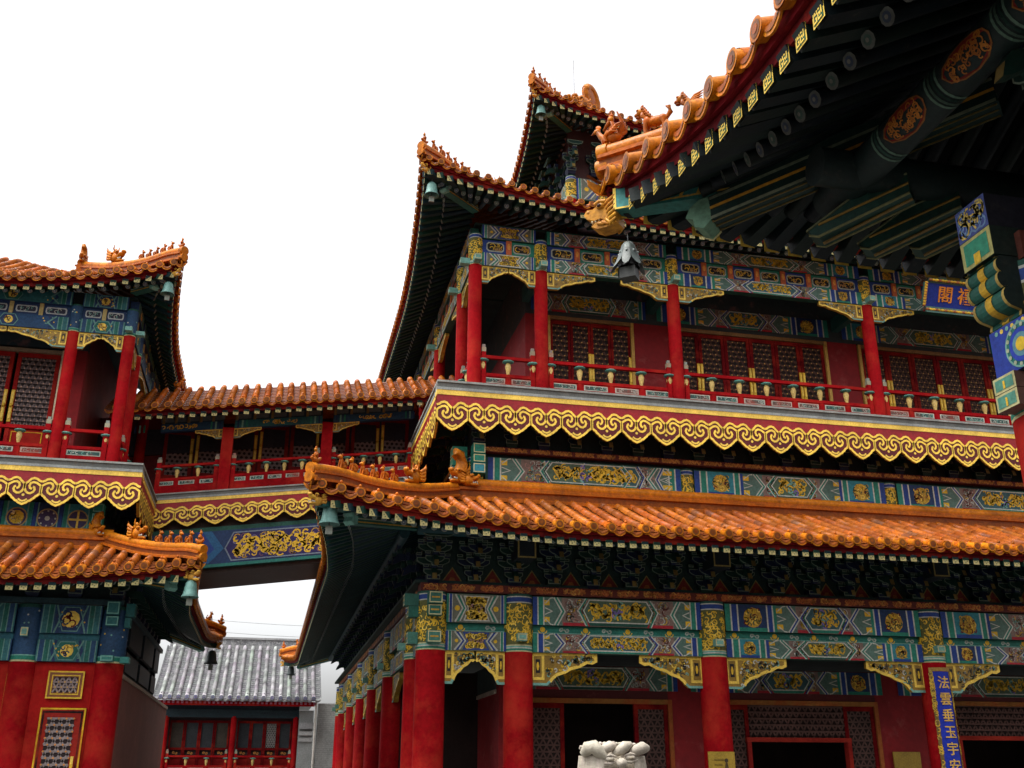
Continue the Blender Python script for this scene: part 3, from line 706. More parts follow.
def railing(fr, a0, a1, d, z0, H, parent, base, pitch=.68, split=True):
    """red railing: solid foot with carved plaques, middle and top rails, gilt vases under green leaf caps"""
    mb = MB(); n = max(1, int(round((a1-a0)/pitch))); pt = (a1-a0)/n; t = .035
    fbox(mb, fr, a0, a1, d-t*.6, d+t*.6, z0, z0+.52*H, RED)
    for v0, v1, tt in ((.52, .59, 1.1), (.93, 1.0, 1.2)): fbox(mb, fr, a0, a1, d-t*tt, d+t*tt, z0+v0*H, z0+v1*H, RED)
    p = Pan(mb, fr, d-t*.6)
    vs = []
    for i in range(n+1):
        a = a0+pt*i
        if 0 < i < n: fbox(mb, fr, a-.045, a+.045, d-t*1.0, d+t*1.0, z0, z0+.52*H, RED)
        if i < n:
            u0, u1 = a+.12*pt, a+.88*pt
            rect(p, u0, u1, z0+.37*H, z0+.49*H, (.46, .50, .42), 1); rect(p, u0+.03, u1-.03, z0+.39*H, z0+.47*H, (.05, .10, .09), 2)
            curls(p, u0+.04, u1-.04, z0+.39*H, z0+.47*H, 7, .03*H, .012, (LGREEN, WHITE), 3, i)
        q = min(max(a, a0+.05), a1-.05)
        vs.append(q)
    for a, s in ((a0+.06, 1), (a1-.06, -1)):
        fbox(mb, fr, a-.05, a+.05, d-.05, d+.05, z0, z0+1.08*H, RED); fbox(mb, fr, a-.05, a+.05, d-.052, d+.05, z0+1.08*H, z0+1.18*H, (.34, .32, .22))
        fbox(mb, fr, a-.035, a+.035, d-.035, d+.035, z0+1.18*H, z0+1.25*H, (.26, .29, .25))
    r = mb.build('railing', 'lacquer', parent, base)
    for a in vs:
        m2 = MB(); x, y, z = fr(a, d, z0)
        lathe(m2, (x, y, z), [(.035*H, .59*H), (.035*H, .62*H), (.05*H, .68*H), (.068*H, .77*H), (.05*H, .84*H), (.04*H, .86*H)], (.62, .44, .14), 10)
        ell(m2, (x, y, z+.885*H), (.13*H, .13*H, .035*H), (.10, .30, .25), n=10, m=5)
        m2.build('vase_baluster', 'gild', r, base)
    return r

def lattice(p, u0, u1, v0, v1, sp, wd, col, back, dots=None, l=1):
    """three-way diagonal lattice over a dark backing"""
    rect(p, u0, u1, v0, v1, back, 0)
    H = v1-v0; W = u1-u0; tn = math.tan(radians(60))
    def clip(a, b):
        # clip the segment to the rectangle (Liang-Barsky)
        t0, t1 = 0., 1.; dx, dy = b[0]-a[0], b[1]-a[1]
        for pq, q in ((-dx, a[0]-u0), (dx, u1-a[0]), (-dy, a[1]-v0), (dy, v1-a[1])):
            if abs(pq) < 1e-9:
                if q < 0: return None
            else:
                r = q/pq
                if pq < 0: t0 = max(t0, r)
                else: t1 = min(t1, r)
        if t0 >= t1: return None
        return (a[0]+t0*dx, a[1]+t0*dy), (a[0]+t1*dx, a[1]+t1*dy)
    k = -int(H/tn/sp)-2
    while k*sp < W+H/tn+sp:
        for s in (1, -1):
            x0 = u0+k*sp if s > 0 else u1-k*sp
            c = clip((x0, v0), (x0+s*H/tn, v1))
            if c: stroke(p, list(c), wd, col, l)
        k += 1
    m = int(H/(sp*tn/2))
    for i in range(1, m+1): rect(p, u0, u1, v0+i*sp*tn/2-wd/2, v0+i*sp*tn/2+wd/2, col, l*1.2)
    if dots:
        for i in range(m+1):
            x = u0+(sp/2 if i % 2 else sp*.02)
            while x < u1: 
                if u0 <= x: disc(p, min(x, u1-.01), v0+i*sp*tn/2, dots[0], dots[1], l*2, 6)
                x += sp

def door_leaf(fr, d, a0, a1, z0, z1, parent, base, handle=0, skirt=.30, sp=.13, lat=(.20, .13, .11), trim=True, dots=None, frame=DRED, hz=.45):
    """lattice door leaf: frame with rails, lattice, lower panel and a gilt pull plate on one side"""
    mb = MB(); W = a1-a0; H = z1-z0; t = .08; s = min(.09, W*.13)
    fbox(mb, fr, a0+.006, a0+s, d-t/2, d+t/2, z0, z1, frame); fbox(mb, fr, a1-s, a1-.006, d-t/2, d+t/2, z0, z1, frame)
    zs = z0+H*skirt
    for q in (z0, zs-.05, z1-.10): fbox(mb, fr, a0+s+.001, a1-s-.001, d-t/2, d+t/2, q, q+.10, frame)
    fbox(mb, fr, a0+s, a1-s, d-.01, d+.02, z0+.10, zs-.05, frame)
    p = Pan(mb, fr, d-.012); stroke(p, [(a0+s+.05, z0+.16), (a1-s-.05, z0+.16), (a1-s-.05, zs-.11), (a0+s+.05, zs-.11)], .02, GOLD, 1, True)
    o = mb.build('lattice_door', 'lacquer', parent, base)
    m2 = MB(); p = Pan(m2, fr, d-.0, .012); lattice(p, a0+s, a1-s, zs+.05, z1-.10, sp, .035, lat, (.02, .014, .012), dots)
    m2.build('lattice', 'wood', o, base)
    if handle:
        m3 = MB(); a = a1-s*.5 if handle > 0 else a0+s*.5; zc = z0+H*hz
        for zz in (zc-.19, zc+.19): fbox(m3, fr, a-.035, a+.035, d-t/2-.02, d-t/2-.001, zz-.175, zz+.175, GOLD)
        fbox(m3, fr, a-.022, a+.022, d-t/2-.035, d-t/2-.02, zc-.30, zc+.30, LGOLD)
        x, y, z = fr(a, d-t/2-.05, zc); ell(m3, (x, y, z), (.03, .03, .05), GOLD, n=8, m=5)
        m3.build('door_handle', 'gild', o, base)
    return o

def column(fr_xy, R, z0, z1, parent, base, cap=None, rot=0., seed=0, gold=True, n=24, name='column'):
    x, y = fr_xy; mb = MB()
    rows = 8
    lathe(mb, (x, y, 0), [(R*(1.02-.02*i/rows), z0+(z1-z0)*i/rows) for i in range(rows+1)], RED, n)
    o = mb.build(name, 'lacquer', parent, base)
    if cap:
        m2 = MB(); lathe(m2, (x, y, 0), [(R*.99, z1), (R*.99, cap)], DGREEN, n)
        cap_paint(m2, x, y, R, z1, cap, rot, seed, gold)
        m2.build('painted_column_head', 'paint', o, base)
    return o

def glyphs(txt, size, M4, col, m, name, parent, base, vert=False, lead=1.0, ext=.012):
    """built-in font glyphs turned into mesh; M4 maps text plane to the world"""
    for i, ch in enumerate(txt):
        cu = bpy.data.curves.new('g', 'FONT'); cu.body = ch; cu.size = size; cu.extrude = ext; cu.align_x = 'CENTER'; cu.align_y = 'CENTER'; cu.offset = size*.008
        ob = bpy.data.objects.new('g', cu); COL.objects.link(ob)
        dg = bpy.context.evaluated_depsgraph_get()
        me = bpy.data.meshes.new_from_object(ob.evaluated_get(dg)); bpy.data.objects.remove(ob)
        off = Matrix.Translation((0, -i*lead, 0)) if vert else Matrix.Translation((i*lead, 0, 0))
        me.transform(M4 @ off)
        me.transform(Matrix.Translation((-base[0], -base[1], E-base[2])))
        at = me.attributes.new('Col', 'FLOAT_COLOR', 'FACE'); at.data.foreach_set('color', [*col, 1.]*len(me.polygons))
        me.materials.clear(); me.materials.append(M[m])
        o = bpy.data.objects.new(name, me); COL.objects.link(o); o.parent = parent

# =====================================================================================================
#                                         THE GREAT PAVILION
# =====================================================================================================
def corner_ridge(par, R, ox, oy, sx, sy, t1, base, w=.26, h=.34, figs=(), fs=.26, head=None, hs=.5, rider=True, cols=None, fine=0, t0=None, hang=0., big=False):
    """hip ridge from the eave corner inward along the diagonal, with its beasts as pieces of their own"""
    mb = MB(); L = 99
    t0 = -R.e0-.04 if t0 is None else t0
    pt = lambda t: (ox+sx*t, oy+sy*t, R.z(t, t, L, True, False)+.02+hang*max(0, 1-(t-t0)/.8)**2)
    n = 14; pts = [pt(t0+(t1-t0)*i/n) for i in range(n+1)]
    ridge(mb, pts, w, h, True, cols)
    c = jit(TRIM)
    p = V(pts[0]); d = (V(pts[0])-V(pts[2])).normalized()
    tube(mb, [tuple(p+d*.03+V((0, 0, h*.84))), tuple(p+d*-.08+V((0, 0, h*.84)))], w*.46, c, 12)
    tube(mb, [tuple(p+d*.05+V((0, 0, h*.30))), tuple(p+d*-.08+V((0, 0, h*.30)))], w*.42, c, 12)
    rd = mb.build('hip_ridge', 'glaze', par, base)
    dv = (-sx, -sy)
    up = h*.84+w*.36
    fl = []
    if rider: fl.append((t0+.07, 1, 1.05))
    fl += [(t, 2 if i % 3 == 1 else 0, 1.) for i, t in enumerate(figs)]
    for t, k, q in fl:
        m2 = MB(); x, y, z = pt(t); figure(m2, (x, y, z+up-.02), dv, fs*q, k+(3 if big else 0)); m2.build('ridge_figure', 'glaze', rd, base)
    if head is not None:
        m2 = MB(); x, y, z = pt(head); beast_head(m2, (x, y, z+up-.05), dv, hs); m2.build('ridge_beast', 'glaze', rd, base)
    return rd

def hip_beams(par, R, ox, oy, sx, sy, Dr, base, sc=1., fine=False):
    """the two timbers under a roof corner with the glazed dragon head on the upper one's end"""
    mb = MB(); L = 99; z = lambda t, dz: (ox+sx*t, oy+sy*t, R.z(t, t, L, True, False)+dz)
    a = z(-R.e0+.16, -.30*sc); b = z(.45, -.32*sc); c = z(Dr*.98, -.34*sc)
    beam(mb, a, b, .17*sc, .20*sc, (.02, .11, .10)); beam(mb, b, c, .17*sc, .18*sc, (.02, .08, .07))
    m = MB(); 
    p = V(z(-R.e0+.10, -.30*sc)); dv = (-sx, -sy)
    beast_head(m, (p.x, p.y, p.z-.13*sc), dv, .30*sc, (.62, .33, .05), False)
    m2 = MB()
    q0 = z(.30, -.52*sc); q1 = z(Dr*.98, -.54*sc)
    beam(m2, q0, q1, .20*sc, .20*sc, (.02, .10, .08))
    d = (V(q0)-V(q1)).normalized(); sd = V((sy, -sx, 0)).normalized()
    for o, col in ((.06, (.50, .30, .04)), (.0, (.30, .34, .24)), (-.06, (.50, .30, .04))):
        for s in (1, -1):
            beam(m2, tuple(V(q0)+sd*s*.102*sc+V((0, 0, o*sc))), tuple(V(q1)+sd*s*.102*sc+V((0, 0, o*sc))), .008, .022*sc, col)
    prism(m2, [tuple(V(q0)+sd*.1*sc+d*x*sc+V((0, 0, y*sc))) for x, y in ((0, .1), (0, -.1), (.10, -.12), (.17, -.05), (.14, .03), (.18, .10))], -sd*.2*sc, LGREEN)
    o = mb.build('hip_beam', 'paint', par, base); m.build('dragon_head', 'glaze', o, base); m2.build('hip_beam', 'paint', par, base)

def roof(name, R, sides, par, base, pitch, r, rp, Dr, sc=1., fine=False, cols=None, mt='glaze', seg=.30, nr=8, nc=5, nd=10, dm=.5):
    """sides: (frame, length, corner at start, corner at end)"""
    a = MB()
    for fr, L, c0, c1 in sides: tile_side(R, fr, L, c0, c1, a, pitch, r, cols, seg, nc, nd)
    o = a.build(name, mt, par, base)
    for fr, L, c0, c1 in sides:
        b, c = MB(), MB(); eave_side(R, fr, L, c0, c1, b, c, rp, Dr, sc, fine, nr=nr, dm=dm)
        ra = b.build('eave_rafters', 'paint', o, base); c.build('eave_board', 'lacquer', o, base)
    return o

def great_pavilion():
    B = (16.85, 31.7, 0.)
    T = thing('pavilion', 'tall red pavilion with three orange tiled eaves and a long gold cloud-scroll balcony', 'pavilion', B)
    S = Fr(0, 20, 1, 0, 0, -1); W = Fr(2.95, 0, 0, 1, -1, 0)          # lower column planes
    XS = [2.95, 4.66, 8.70, 13.67, 20.03, 25.0, 29.04, 30.75]; YS = [20, 21.75, 25.9, 29.9, 33.6, 37.6, 41.75, 43.5]
    ZB = -1.7
    # ---- platform and core
    mb = MB(); fbox(mb, Fr(0, 0, 1, 0, 0, -1), 1.6, 32.1, 18.7, 44.8, -2.9, ZB, (.20, .195, .185)); mb.build('stone_platform', 'stone', T, B)
    core = MB()
    Cs = Fr(0, 21.75, 1, 0, 0, -1); Cw = Fr(4.66, 0, 0, 1, -1, 0)
    WR = WALLRED
    segs = [(4.66, 5.28), (8.37, 9.42), (13.3, 14.55), (19.1, 29.04)]
    for a, b in segs: fbox(core, Cs, a, b, 0, .25, ZB, 2.2, WR)
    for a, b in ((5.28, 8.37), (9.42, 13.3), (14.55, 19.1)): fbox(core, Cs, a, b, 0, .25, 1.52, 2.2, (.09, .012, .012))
    fbox(core, Cw, 22.0, 41.75, 0, .25, ZB, 2.2, WR)
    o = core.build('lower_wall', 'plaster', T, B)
    k = MB(); fbox(k, Cw, 22.0, 41.75, -.04, .3, 1.62, 1.70, (.45, .40, .32)); fbox(k, Cw, 22.0, 41.75, -.02, .3, 1.702, 2.25, (.05, .07, .07)); k.build('wall_cornice', 'paint', o, B)
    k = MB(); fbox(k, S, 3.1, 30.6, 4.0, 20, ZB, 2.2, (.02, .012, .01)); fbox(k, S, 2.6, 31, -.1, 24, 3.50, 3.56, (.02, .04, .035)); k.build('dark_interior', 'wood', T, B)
    # painted beams over the doors and doors themselves
    k = MB()
    for i, (a, b) in enumerate(((4.8, 8.6), (8.9, 13.5), (13.9, 19.8))):
        p = Pan(k, Cs, -.02); beam_paint(p, a, b, 1.70, 2.18, 40+i, i % 2 == 0)
    k.build('painted_back_beam', 'paint', T, B)
    def dleaves(a0, a1, n, z0, z1, opened, tr=None, Cfr=Cs, d=.05, trz=None, sp=.15):
        w = (a1-a0)/n
        for j in range(n):
            if j in opened: continue
            door_leaf(Cfr, d, a0+w*j, a0+w*(j+1), z0, z1, T, B, 0, .22, sp, (.105, .058, .048))
        f = MB()
        fbox(f, Cfr, a0-.09, a0-.002, -.03, .1, z0, z1+.1, (.32, .10, .03)); fbox(f, Cfr, a1+.002, a1+.09, -.03, .1, z0, z1+.1, (.32, .10, .03))
        fbox(f, Cfr, a0, a1, -.03, .1, z1+.003, z1+.1, (.32, .14, .04))
        if opened:
            u0, u1 = a0+w*min(opened), a0+w*(max(opened)+1)
            if trz:
                fbox(f, Cfr, u0-.1, u1+.1, -.05, .12, trz-.09, trz, (.30, .03, .02)); fbox(f, Cfr, u0-.09, u0, -.052, .12, z0, trz-.091, (.26, .02, .016)); fbox(f, Cfr, u1, u1+.09, -.052, .12, z0, trz-.091, (.26, .02, .016))
                m2 = MB(); p = Pan(m2, Cfr, .03, .012); lattice(p, u0, u1, trz, z1, .15, .04, (.105, .058, .048), (.014, .008, .007)); m2.build('transom_lattice', 'wood', T, B)
        f.build('door_frame', 'lacquer', T, B)
    dleaves(5.30, 8.36, 4, ZB, 1.43, (1, 2))
    dleaves(9.45, 13.25, 5, ZB, 1.45, (1, 2, 3), trz=.78)
    dleaves(14.6, 19.05, 6, ZB, 1.5, (1, 2, 3, 4), trz=.85)
    # ---- columns and painted beams of the ground floor
    for i, x in enumerate(XS): column((x, 20), .285, ZB, 2.23, T, B, 3.33, -.0, i+3)
    for i, y in enumerate(YS[1:]): column((2.95, y), .285, ZB, 2.23, T, B, 3.33, -.6, i+30)
    def front_beams(fr, pos, seed, R):
        for i in range(len(pos)-1):
            a, b = pos[i]+R*.93, pos[i+1]-R*.93; m = MB()
            fbox(m, fr, a, b, -.13, .13, 2.24, 2.60, DGREEN); fbox(m, fr, a, b, -.05, .05, 2.602, 2.758, DGREEN); fbox(m, fr, a, b, -.16, .16, 2.76, 3.31, DGREEN)
            beam_paint(Pan(m, fr, -.132), a, b, 2.24, 2.60, seed+i, i % 2 == 0); beam_paint(Pan(m, fr, -.162), a, b, 2.76, 3.30, seed+i+20, i % 2 == 1)
            p = Pan(m, fr, -.052); rect(p, a, b, 2.605, 2.755, (.02, .16, .12), 1); rect(p, a, b, 2.605, 2.63, LGREEN, 1.5)
            n = max(2, int((b-a)/.42))
            for j in range(n):
                u = a+(b-a)*(j+.5)/n
                if j % 2: stroke(p, spiral(u-.06, 2.68, .05, 0, 1, 6)+spiral(u+.06, 2.68, .05, 3, 1, 6), .025, (.34, .40, .34), 2)
                else: disc(p, u, 2.685, .055, GOLD, 2, 8); stroke(p, arc(u, 2.69, .09, 3.4, 6, 6), .02, LGOLD, 2)
            m.build('painted_beam', 'paint', T, B)
            L = pos[i+1]-pos[i]-2*R
            for s, c in ((1, pos[i]+R*.97), (-1, pos[i+1]-R*.97)):
                m = MB(); queti(m, fr, c, s, min(1.28, L*.5), .58, 2.22); m.build('spandrel_bracket', 'gild', T, B)
    front_beams(S, XS[:6], 100, .285); front_beams(W, YS, 200, .285)
    # corner beam heads
    for fr, a in ((S, 2.95), (W, 20.0)):
        for z0, z1, d1, c in ((2.34, 2.56, -.46, (.05, .16, .12)), (2.84, 3.05, -.46, (.02, .11, .08)), (3.055, 3.28, -.54, (.03, .12, .09))): beam_head(T, B, fr, a, .13, d1, -.27, z0, z1, c, bar=DGOLD)
    for fr, pos in ((W, YS[1:]), (S, XS[1:5])):
        for a in pos: beam_head(T, B, fr, a, .09, -.42, -.27, 2.42, 2.56, LGREEN)
    for a in XS[1:5]: beam_head(T, B, S, a, .19, -.80, -.1, 3.93, 4.30, (.010, .016, .02), (.26, .20, .06), .03)
    # red and gilt plate under the brackets
    for fr, a0, a1 in ((S, 2.7, 20.), (W, 20.0, 43.6)):
        m = MB(); fbox(m, fr, a0, a1, -.20, .2, 3.335, 3.488, (.10, .018, .012)); p = Pan(m, fr, -.202); n = int((a1-a0)/.55)
        for j in range(n):
            u = a0+(a1-a0)*(j+.5)/n
            dragon(p, u-.22, u+.22, 3.35, 3.475, (.50, .17, .04), 1, .03, j)
            curls(p, u-.22, u+.22, 3.35, 3.475, 5, .04, .016, ((.55, .28, .06), (.42, .10, .03)), 2, j)
        m.build('gilt_plate', 'paint', T, B)
    # bracket sets of the lower eave
    spots = [(2.95+.81*i, 20, 3.49, 0.) for i in range(21)] + [(2.95, 20.8+.81*i, 3.49, -pi/2) for i in range(26)]
    pa = bracket_mesh('bracket_set', .86, .62, True); pb = bracket_mesh('bracket_set', .86, .62, False)
    place_copies(pa, T, B, spots[0::2]); place_copies(pb, T, B, spots[1::2])
    k = MB()
    for fr, a0, a1 in ((S, 2.95, 22), (W, 20.2, 43.5)):
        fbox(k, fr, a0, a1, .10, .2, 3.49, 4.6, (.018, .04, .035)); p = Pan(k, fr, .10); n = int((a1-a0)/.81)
        for j in range(n):
            u = a0+.81*(j+.5); poly(p, [(u-.26, 3.49), (u+.26, 3.49), (u, 3.86)], (.20, .03, .02), 1); stroke(p, [(u-.25, 3.50), (u, 3.85), (u+.25, 3.50)], .02, (.25, .2, .06), 2); disc(p, u, 3.60, .07, (.34, .12, .03), 2, 6)
        tube(k, [fr(a0-.4, -.60, 4.44), fr(a1, -.60, 4.44)], .11, (.014, .05, .06), 10)
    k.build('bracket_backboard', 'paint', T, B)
    # ---- lower roof
    R1 = Roof(2.6, 4.32, 5.42, .5, .60, 5.0, .9, 1.7, 1.1)
    o1 = roof('lower_roof', R1, [(Fr(.95, 18, 1, 0, 0, -1), 31.8, True, True), (Fr(.95, 18, 0, 1, -1, 0), 27.5, True, True)], T, B, .335, .083, .235, 2.0)
    corner_ridge(o1, R1, .95, 18, 1, 1, 2.5, B, .23, .28, [.02+.21*i for i in range(6)], .27, 1.5, .42)
    corner_ridge(o1, R1, .95, 45.5, 1, -1, 2.5, B, .23, .28, [.1+.21*i for i in range(4)], .27, 1.5, .42)
    hip_beams(o1, R1, .95, 18, 1, 1, 2.0, B); hip_beams(o1, R1, .95, 45.5, 1, -1, 2.0, B)
    k = MB(); zr = 5.34
    ridge(k, [(3.45+.6*i, 20.62, zr) for i in range(46)], .30, .46); ridge(k, [(3.57, 20.85+.6*i, zr) for i in range(38)], .30, .46)
    k.build('ridge', 'glaze', o1, B)
    k = MB(); owl_ornament(k, (3.50, 20.46, zr+.30), (-.7, -.7), .54); beast_head(k, (3.72, 20.44, zr+.26), (1, -.3), .36); k.build('ridge_ornament', 'glaze', o1, B)
    # ---- mezzanine wall under the balcony
    Mz = Fr(0, 20.9, 1, 0, 0, -1); Mw = Fr(3.85, 0, 0, 1, -1, 0)
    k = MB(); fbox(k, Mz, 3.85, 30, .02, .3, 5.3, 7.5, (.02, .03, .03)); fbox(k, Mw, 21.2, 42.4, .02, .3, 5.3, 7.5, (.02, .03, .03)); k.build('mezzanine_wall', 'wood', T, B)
    MX = [3.95, 5.2, 8.75, 13.8, 19.9]
    for i in range(1, 4):
        m = MB(); a, b = MX[i]+.16, MX[i+1]-.16
        fbox(m, Mz, a, b, -.08, .02, 5.7, 6.42, DGREEN); beam_paint(Pan(m, Mz, -.082), a, b, 5.86, 6.40, 60+i, i % 2 == 0); m.build('painted_beam', 'paint', T, B)
    m = MB(); a, b = MX[0]+.3, MX[1]+3.4
    fbox(m, Mz, 4.15, 8.58, -.08+.003, .02, 5.7, 6.41, DGREEN); beam_paint(Pan(m, Mz, -.083), 4.2, 8.58, 5.86, 6.40, 66, True); m.build('painted_beam', 'paint', T, B)
    for i, x in enumerate((3.95, 8.75, 13.8, 19.9)): column((x, 20.95), .17, 5.6, 5.62, T, B, 6.42, 0, 80+i)
    for fr, a in ((Mz, 3.95), (Mw, 20.95)):
        for z0, z1 in ((5.95, 6.16), (6.18, 6.36), (6.38, 6.60)): beam_head(T, B, fr, a, .13, -.42, -.1, z0, z1, GREEN if z0 > 6.1 else TEAL)
    for fr, a0, a1 in ((Mz, 4.1, 20), (Mw, 21.1, 42)):
        m = MB(); fbox(m, fr, a0, a1, -.16, .0, 6.50, 6.62, (.10, .018, .012)); p = Pan(m, fr, -.162)
        for j in range(int((a1-a0)/.5)): dragon(p, a0+.5*j+.03, a0+.5*j+.45, 6.51, 6.61, (.55, .24, .05), 1, .03, j)
        m.build('gilt_plate', 'paint', T, B)
    pc = bracket_mesh('bracket_set', .72, .62, True, 2, .6); pd = bracket_mesh('bracket_set', .72, .62, False, 2, .6)
    spots = [(4.0+.72*i, 20.9, 6.63, 0.) for i in range(22)] + [(3.85, 21.6+.72*i, 6.63, -pi/2) for i in range(14)]
    place_copies(pc, T, B, spots[0::2]); place_copies(pd, T, B, spots[1::2])
    # ---- balcony
    m = MB(); fbox(m, Fr(0, 20.05, 1, 0, 0, -1), 3.26, 30.4, .305, 3., 7.42, 7.78, (.10, .03, .03)); fbox(m, Fr(2.95, 0, 0, 1, -1, 0), 23.1, 43, .305, 2.9, 7.42, 7.779, (.10, .03, .03)); bal = m.build('balcony_floor', 'wood', T, B)
    for fr, a0, a1 in ((Fr(2.95, 20.05, 1, 0, 0, -1), 0, 27.6), (Fr(2.95, 20.05, 0, 1, -1, 0), .3, 23.2)):
        m = MB(); cloud_fascia(m, fr, a0, a1, 7.8, .673); m.build('cloud_scroll_fascia', 'gild', bal, B)
    # ---- upper storey
    US = Fr(0, 21, 1, 0, 0, -1); UW = Fr(3.9, 0, 0, 1, -1, 0); CR = .155
    UX = [3.9, 5.46, 8.73, 13.9, 19.8, 24.97]; UY = [21, 22.6, 26.25, 30., 33.7, 37.5]
    for i, x in enumerate(UX): column((x, 21), CR, 7.78, 11.04, T, B, 11.86, 0, 130+i)
    for i, y in enumerate(UY[1:]): column((3.9, y), CR, 7.78, 11.04, T, B, 11.86, -.6, 150+i)
    def upper_beams(fr, pos, seed, Rr):
        for i in range(len(pos)-1):
            a, b = pos[i]+Rr*.9, pos[i+1]-Rr*.9; m = MB(); L = b-a
            fbox(m, fr, a, b, -.09, .09, 11.05, 11.38, DGREEN); fbox(m, fr, a, b, -.03, .05, 11.382, 11.758, DBLUE); fbox(m, fr, a, b, -.10, .10, 11.76, 12.12, DGREEN)
            beam_paint(Pan(m, fr, -.092), a, b, 11.05, 11.38, seed+i, i % 2 == 1); beam_paint(Pan(m, fr, -.102), a, b, 11.76, 12.10, seed+30+i, i % 2 == 0)
            n = max(2, int(round(L/.72))); w = L/n; p = Pan(m, fr, -.032)
            for j in range(n):
                u0 = a+w*j
                rect(p, u0, u0+w, 11.385, 11.755, BLUE if j % 2 == 0 else GREEN, 1)
                if j: fbox(m, fr, u0-.065, u0+.065, -.075, -.03, 11.384, 11.756, (.42, .10, .035)); disc(Pan(m, fr, -.076), u0, 11.60, .045, (.62, .25, .05), 1, 6, .09)
                e = .11; q0, q1 = u0+e, u0+w-e
                oc = [(q0+.05, 11.45), (q1-.05, 11.45), (q1, 11.50), (q1, 11.65), (q1-.05, 11.70), (q0+.05, 11.70), (q0, 11.65), (q0, 11.50)]
                poly(p, oc, (.34, .36, .30), 2); 
                s_ = lambda k: [((x-(q0+q1)/2)*k[0]+(q0+q1)/2, (y-11.575)*k[1]+11.575) for x, y in oc]
                poly(p, s_((.88, .74)), BLACK, 3); curls(p, q0+.05, q1-.05, 11.49, 11.66, 9, .045, .02, (GOLD, (.45, .30, .1), (.4, .2, .06)), 4, j+seed)
            m.build('painted_beam', 'paint', T, B)
            Lq = pos[i+1]-pos[i]-2*Rr
            for s, c in ((1, pos[i]+Rr*.97), (-1, pos[i+1]-Rr*.97)):
                m = MB(); queti(m, fr, c, s, min(1.15, Lq*.5), .40, 11.04, .10); m.build('spandrel_bracket', 'gild', T, B)
    upper_beams(US, UX[:5], 300, CR); upper_beams(UW, UY, 340, CR)
    for fr, pos in ((UW, UY), (US, UX[:5])):
        for a in pos: beam_head(T, B, fr, a, .08, -.36, -.14, 11.06, 11.20, LGREEN, w=.016)
    for i in range(4): railing(US, UX[i]+CR, UX[i+1]-CR, 0., 7.79, 1.04, T, B, .72)
    for i in range(3): railing(UW, UY[i]+CR, UY[i+1]-CR, 0., 7.79, 1.04, T, B, .72)
    Vs = Fr(0, 22.56, 1, 0, 0, -1); Vw = Fr(5.46, 0, 0, 1, -1, 0)
    k = MB()
    for a, b in ((5.46, 6.05), (8.22, 9.22), (13.6, 14.5), (19.2, 28.2)): fbox(k, Vs, a, b, 0, .25, 7.78, 10.72, WALLRED)
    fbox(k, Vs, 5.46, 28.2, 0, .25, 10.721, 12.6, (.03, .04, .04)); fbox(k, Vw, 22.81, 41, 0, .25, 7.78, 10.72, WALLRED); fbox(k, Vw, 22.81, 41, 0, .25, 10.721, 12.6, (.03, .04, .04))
    k.build('upper_wall', 'plaster', T, B)
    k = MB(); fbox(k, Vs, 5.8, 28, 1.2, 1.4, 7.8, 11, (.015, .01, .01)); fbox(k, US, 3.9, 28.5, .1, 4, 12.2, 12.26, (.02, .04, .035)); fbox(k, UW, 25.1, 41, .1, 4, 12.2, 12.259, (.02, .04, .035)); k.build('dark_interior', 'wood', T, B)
    k = MB()
    for i, (a, b) in enumerate(((5.6, 8.6), (8.9, 13.7), (14.1, 19.6))): beam_paint(Pan(k, Vs, -.03), a, b, 10.82, 11.32, 400+i, i % 2 == 0)
    for x in (5.46, 8.73, 13.9):                                      # tie beams running back over the gallery
        fbox(k, Fr(x, 0, 0, 1, -1, 0), 21.16, 22.54, -.09, .09, 11.0, 11.36, (.02, .08, .07))
    k.build('painted_back_beam', 'paint', T, B)
    for a0, a1, n, hd in ((6.09, 8.18, 4, (-1, 1, -1, 1)), (9.3, 13.53, 6, (1, -1, 1, -1, 1, -1)), (14.6, 19.1, 6, (1, -1, 1, -1, 1, -1))):
        w = (a1-a0)/n
        for j in range(n): door_leaf(Vs, .04, a0+w*j, a0+w*(j+1), 7.8, 10.6, T, B, hd[j], .28, .15, (.085, .042, .030), dots=(.016, (.5, .3, .08)), hz=.57)
        f = MB(); fbox(f, Vs, a0-.08, a0-.003, -.05, .1, 7.8, 10.7, (.5, .29, .06)); fbox(f, Vs, a1+.003, a1+.08, -.05, .1, 7.8, 10.7, (.5, .29, .06)); fbox(f, Vs, a0-.003, a1+.003, -.05, .1, 10.605, 10.7, (.22, .12, .04)); f.build('gilt_door_frame', 'gild', T, B)
    # ---- middle roof
    R2 = Roof(4.5, 12.14, 14.5, .35, .84, 7.0, .8, 1.9)
    o2 = roof('middle_roof', R2, [(Fr(2.75, 19.85, 1, 0, 0, -1), 28.2, True, False), (Fr(2.75, 19.85, 0, 1, -1, 0), 24.0, True, False)], T, B, .275, .072, .245, 1.15)
    corner_ridge(o2, R2, 2.75, 19.85, 1, 1, 4.3, B, .22, .30, [-.05+.2*i for i in range(7)], .26, 1.75, .40)
    hip_beams(o2, R2, 2.75, 19.85, 1, 1, 1.15, B, .85)
    # ---- top storey
    k = MB(); TS = Fr(0, 24.35, 1, 0, 0, -1); TW = Fr(7.25, 0, 0, 1, -1, 0)
    fbox(k, TS, 7.25, 26.4, .1, .4, 13.8, 17.62, (.06, .03, .03)); fbox(k, TW, 24.75, 40, .1, .4, 13.8, 17.62, (.06, .03, .03)); k.build('top_wall', 'wood', T, B)
    for i, x in enumerate((7.25, 9.6, 13.9)): column((x, 24.35), .15, 13.9, 15.2, T, B, 15.95, 0, 170+i)
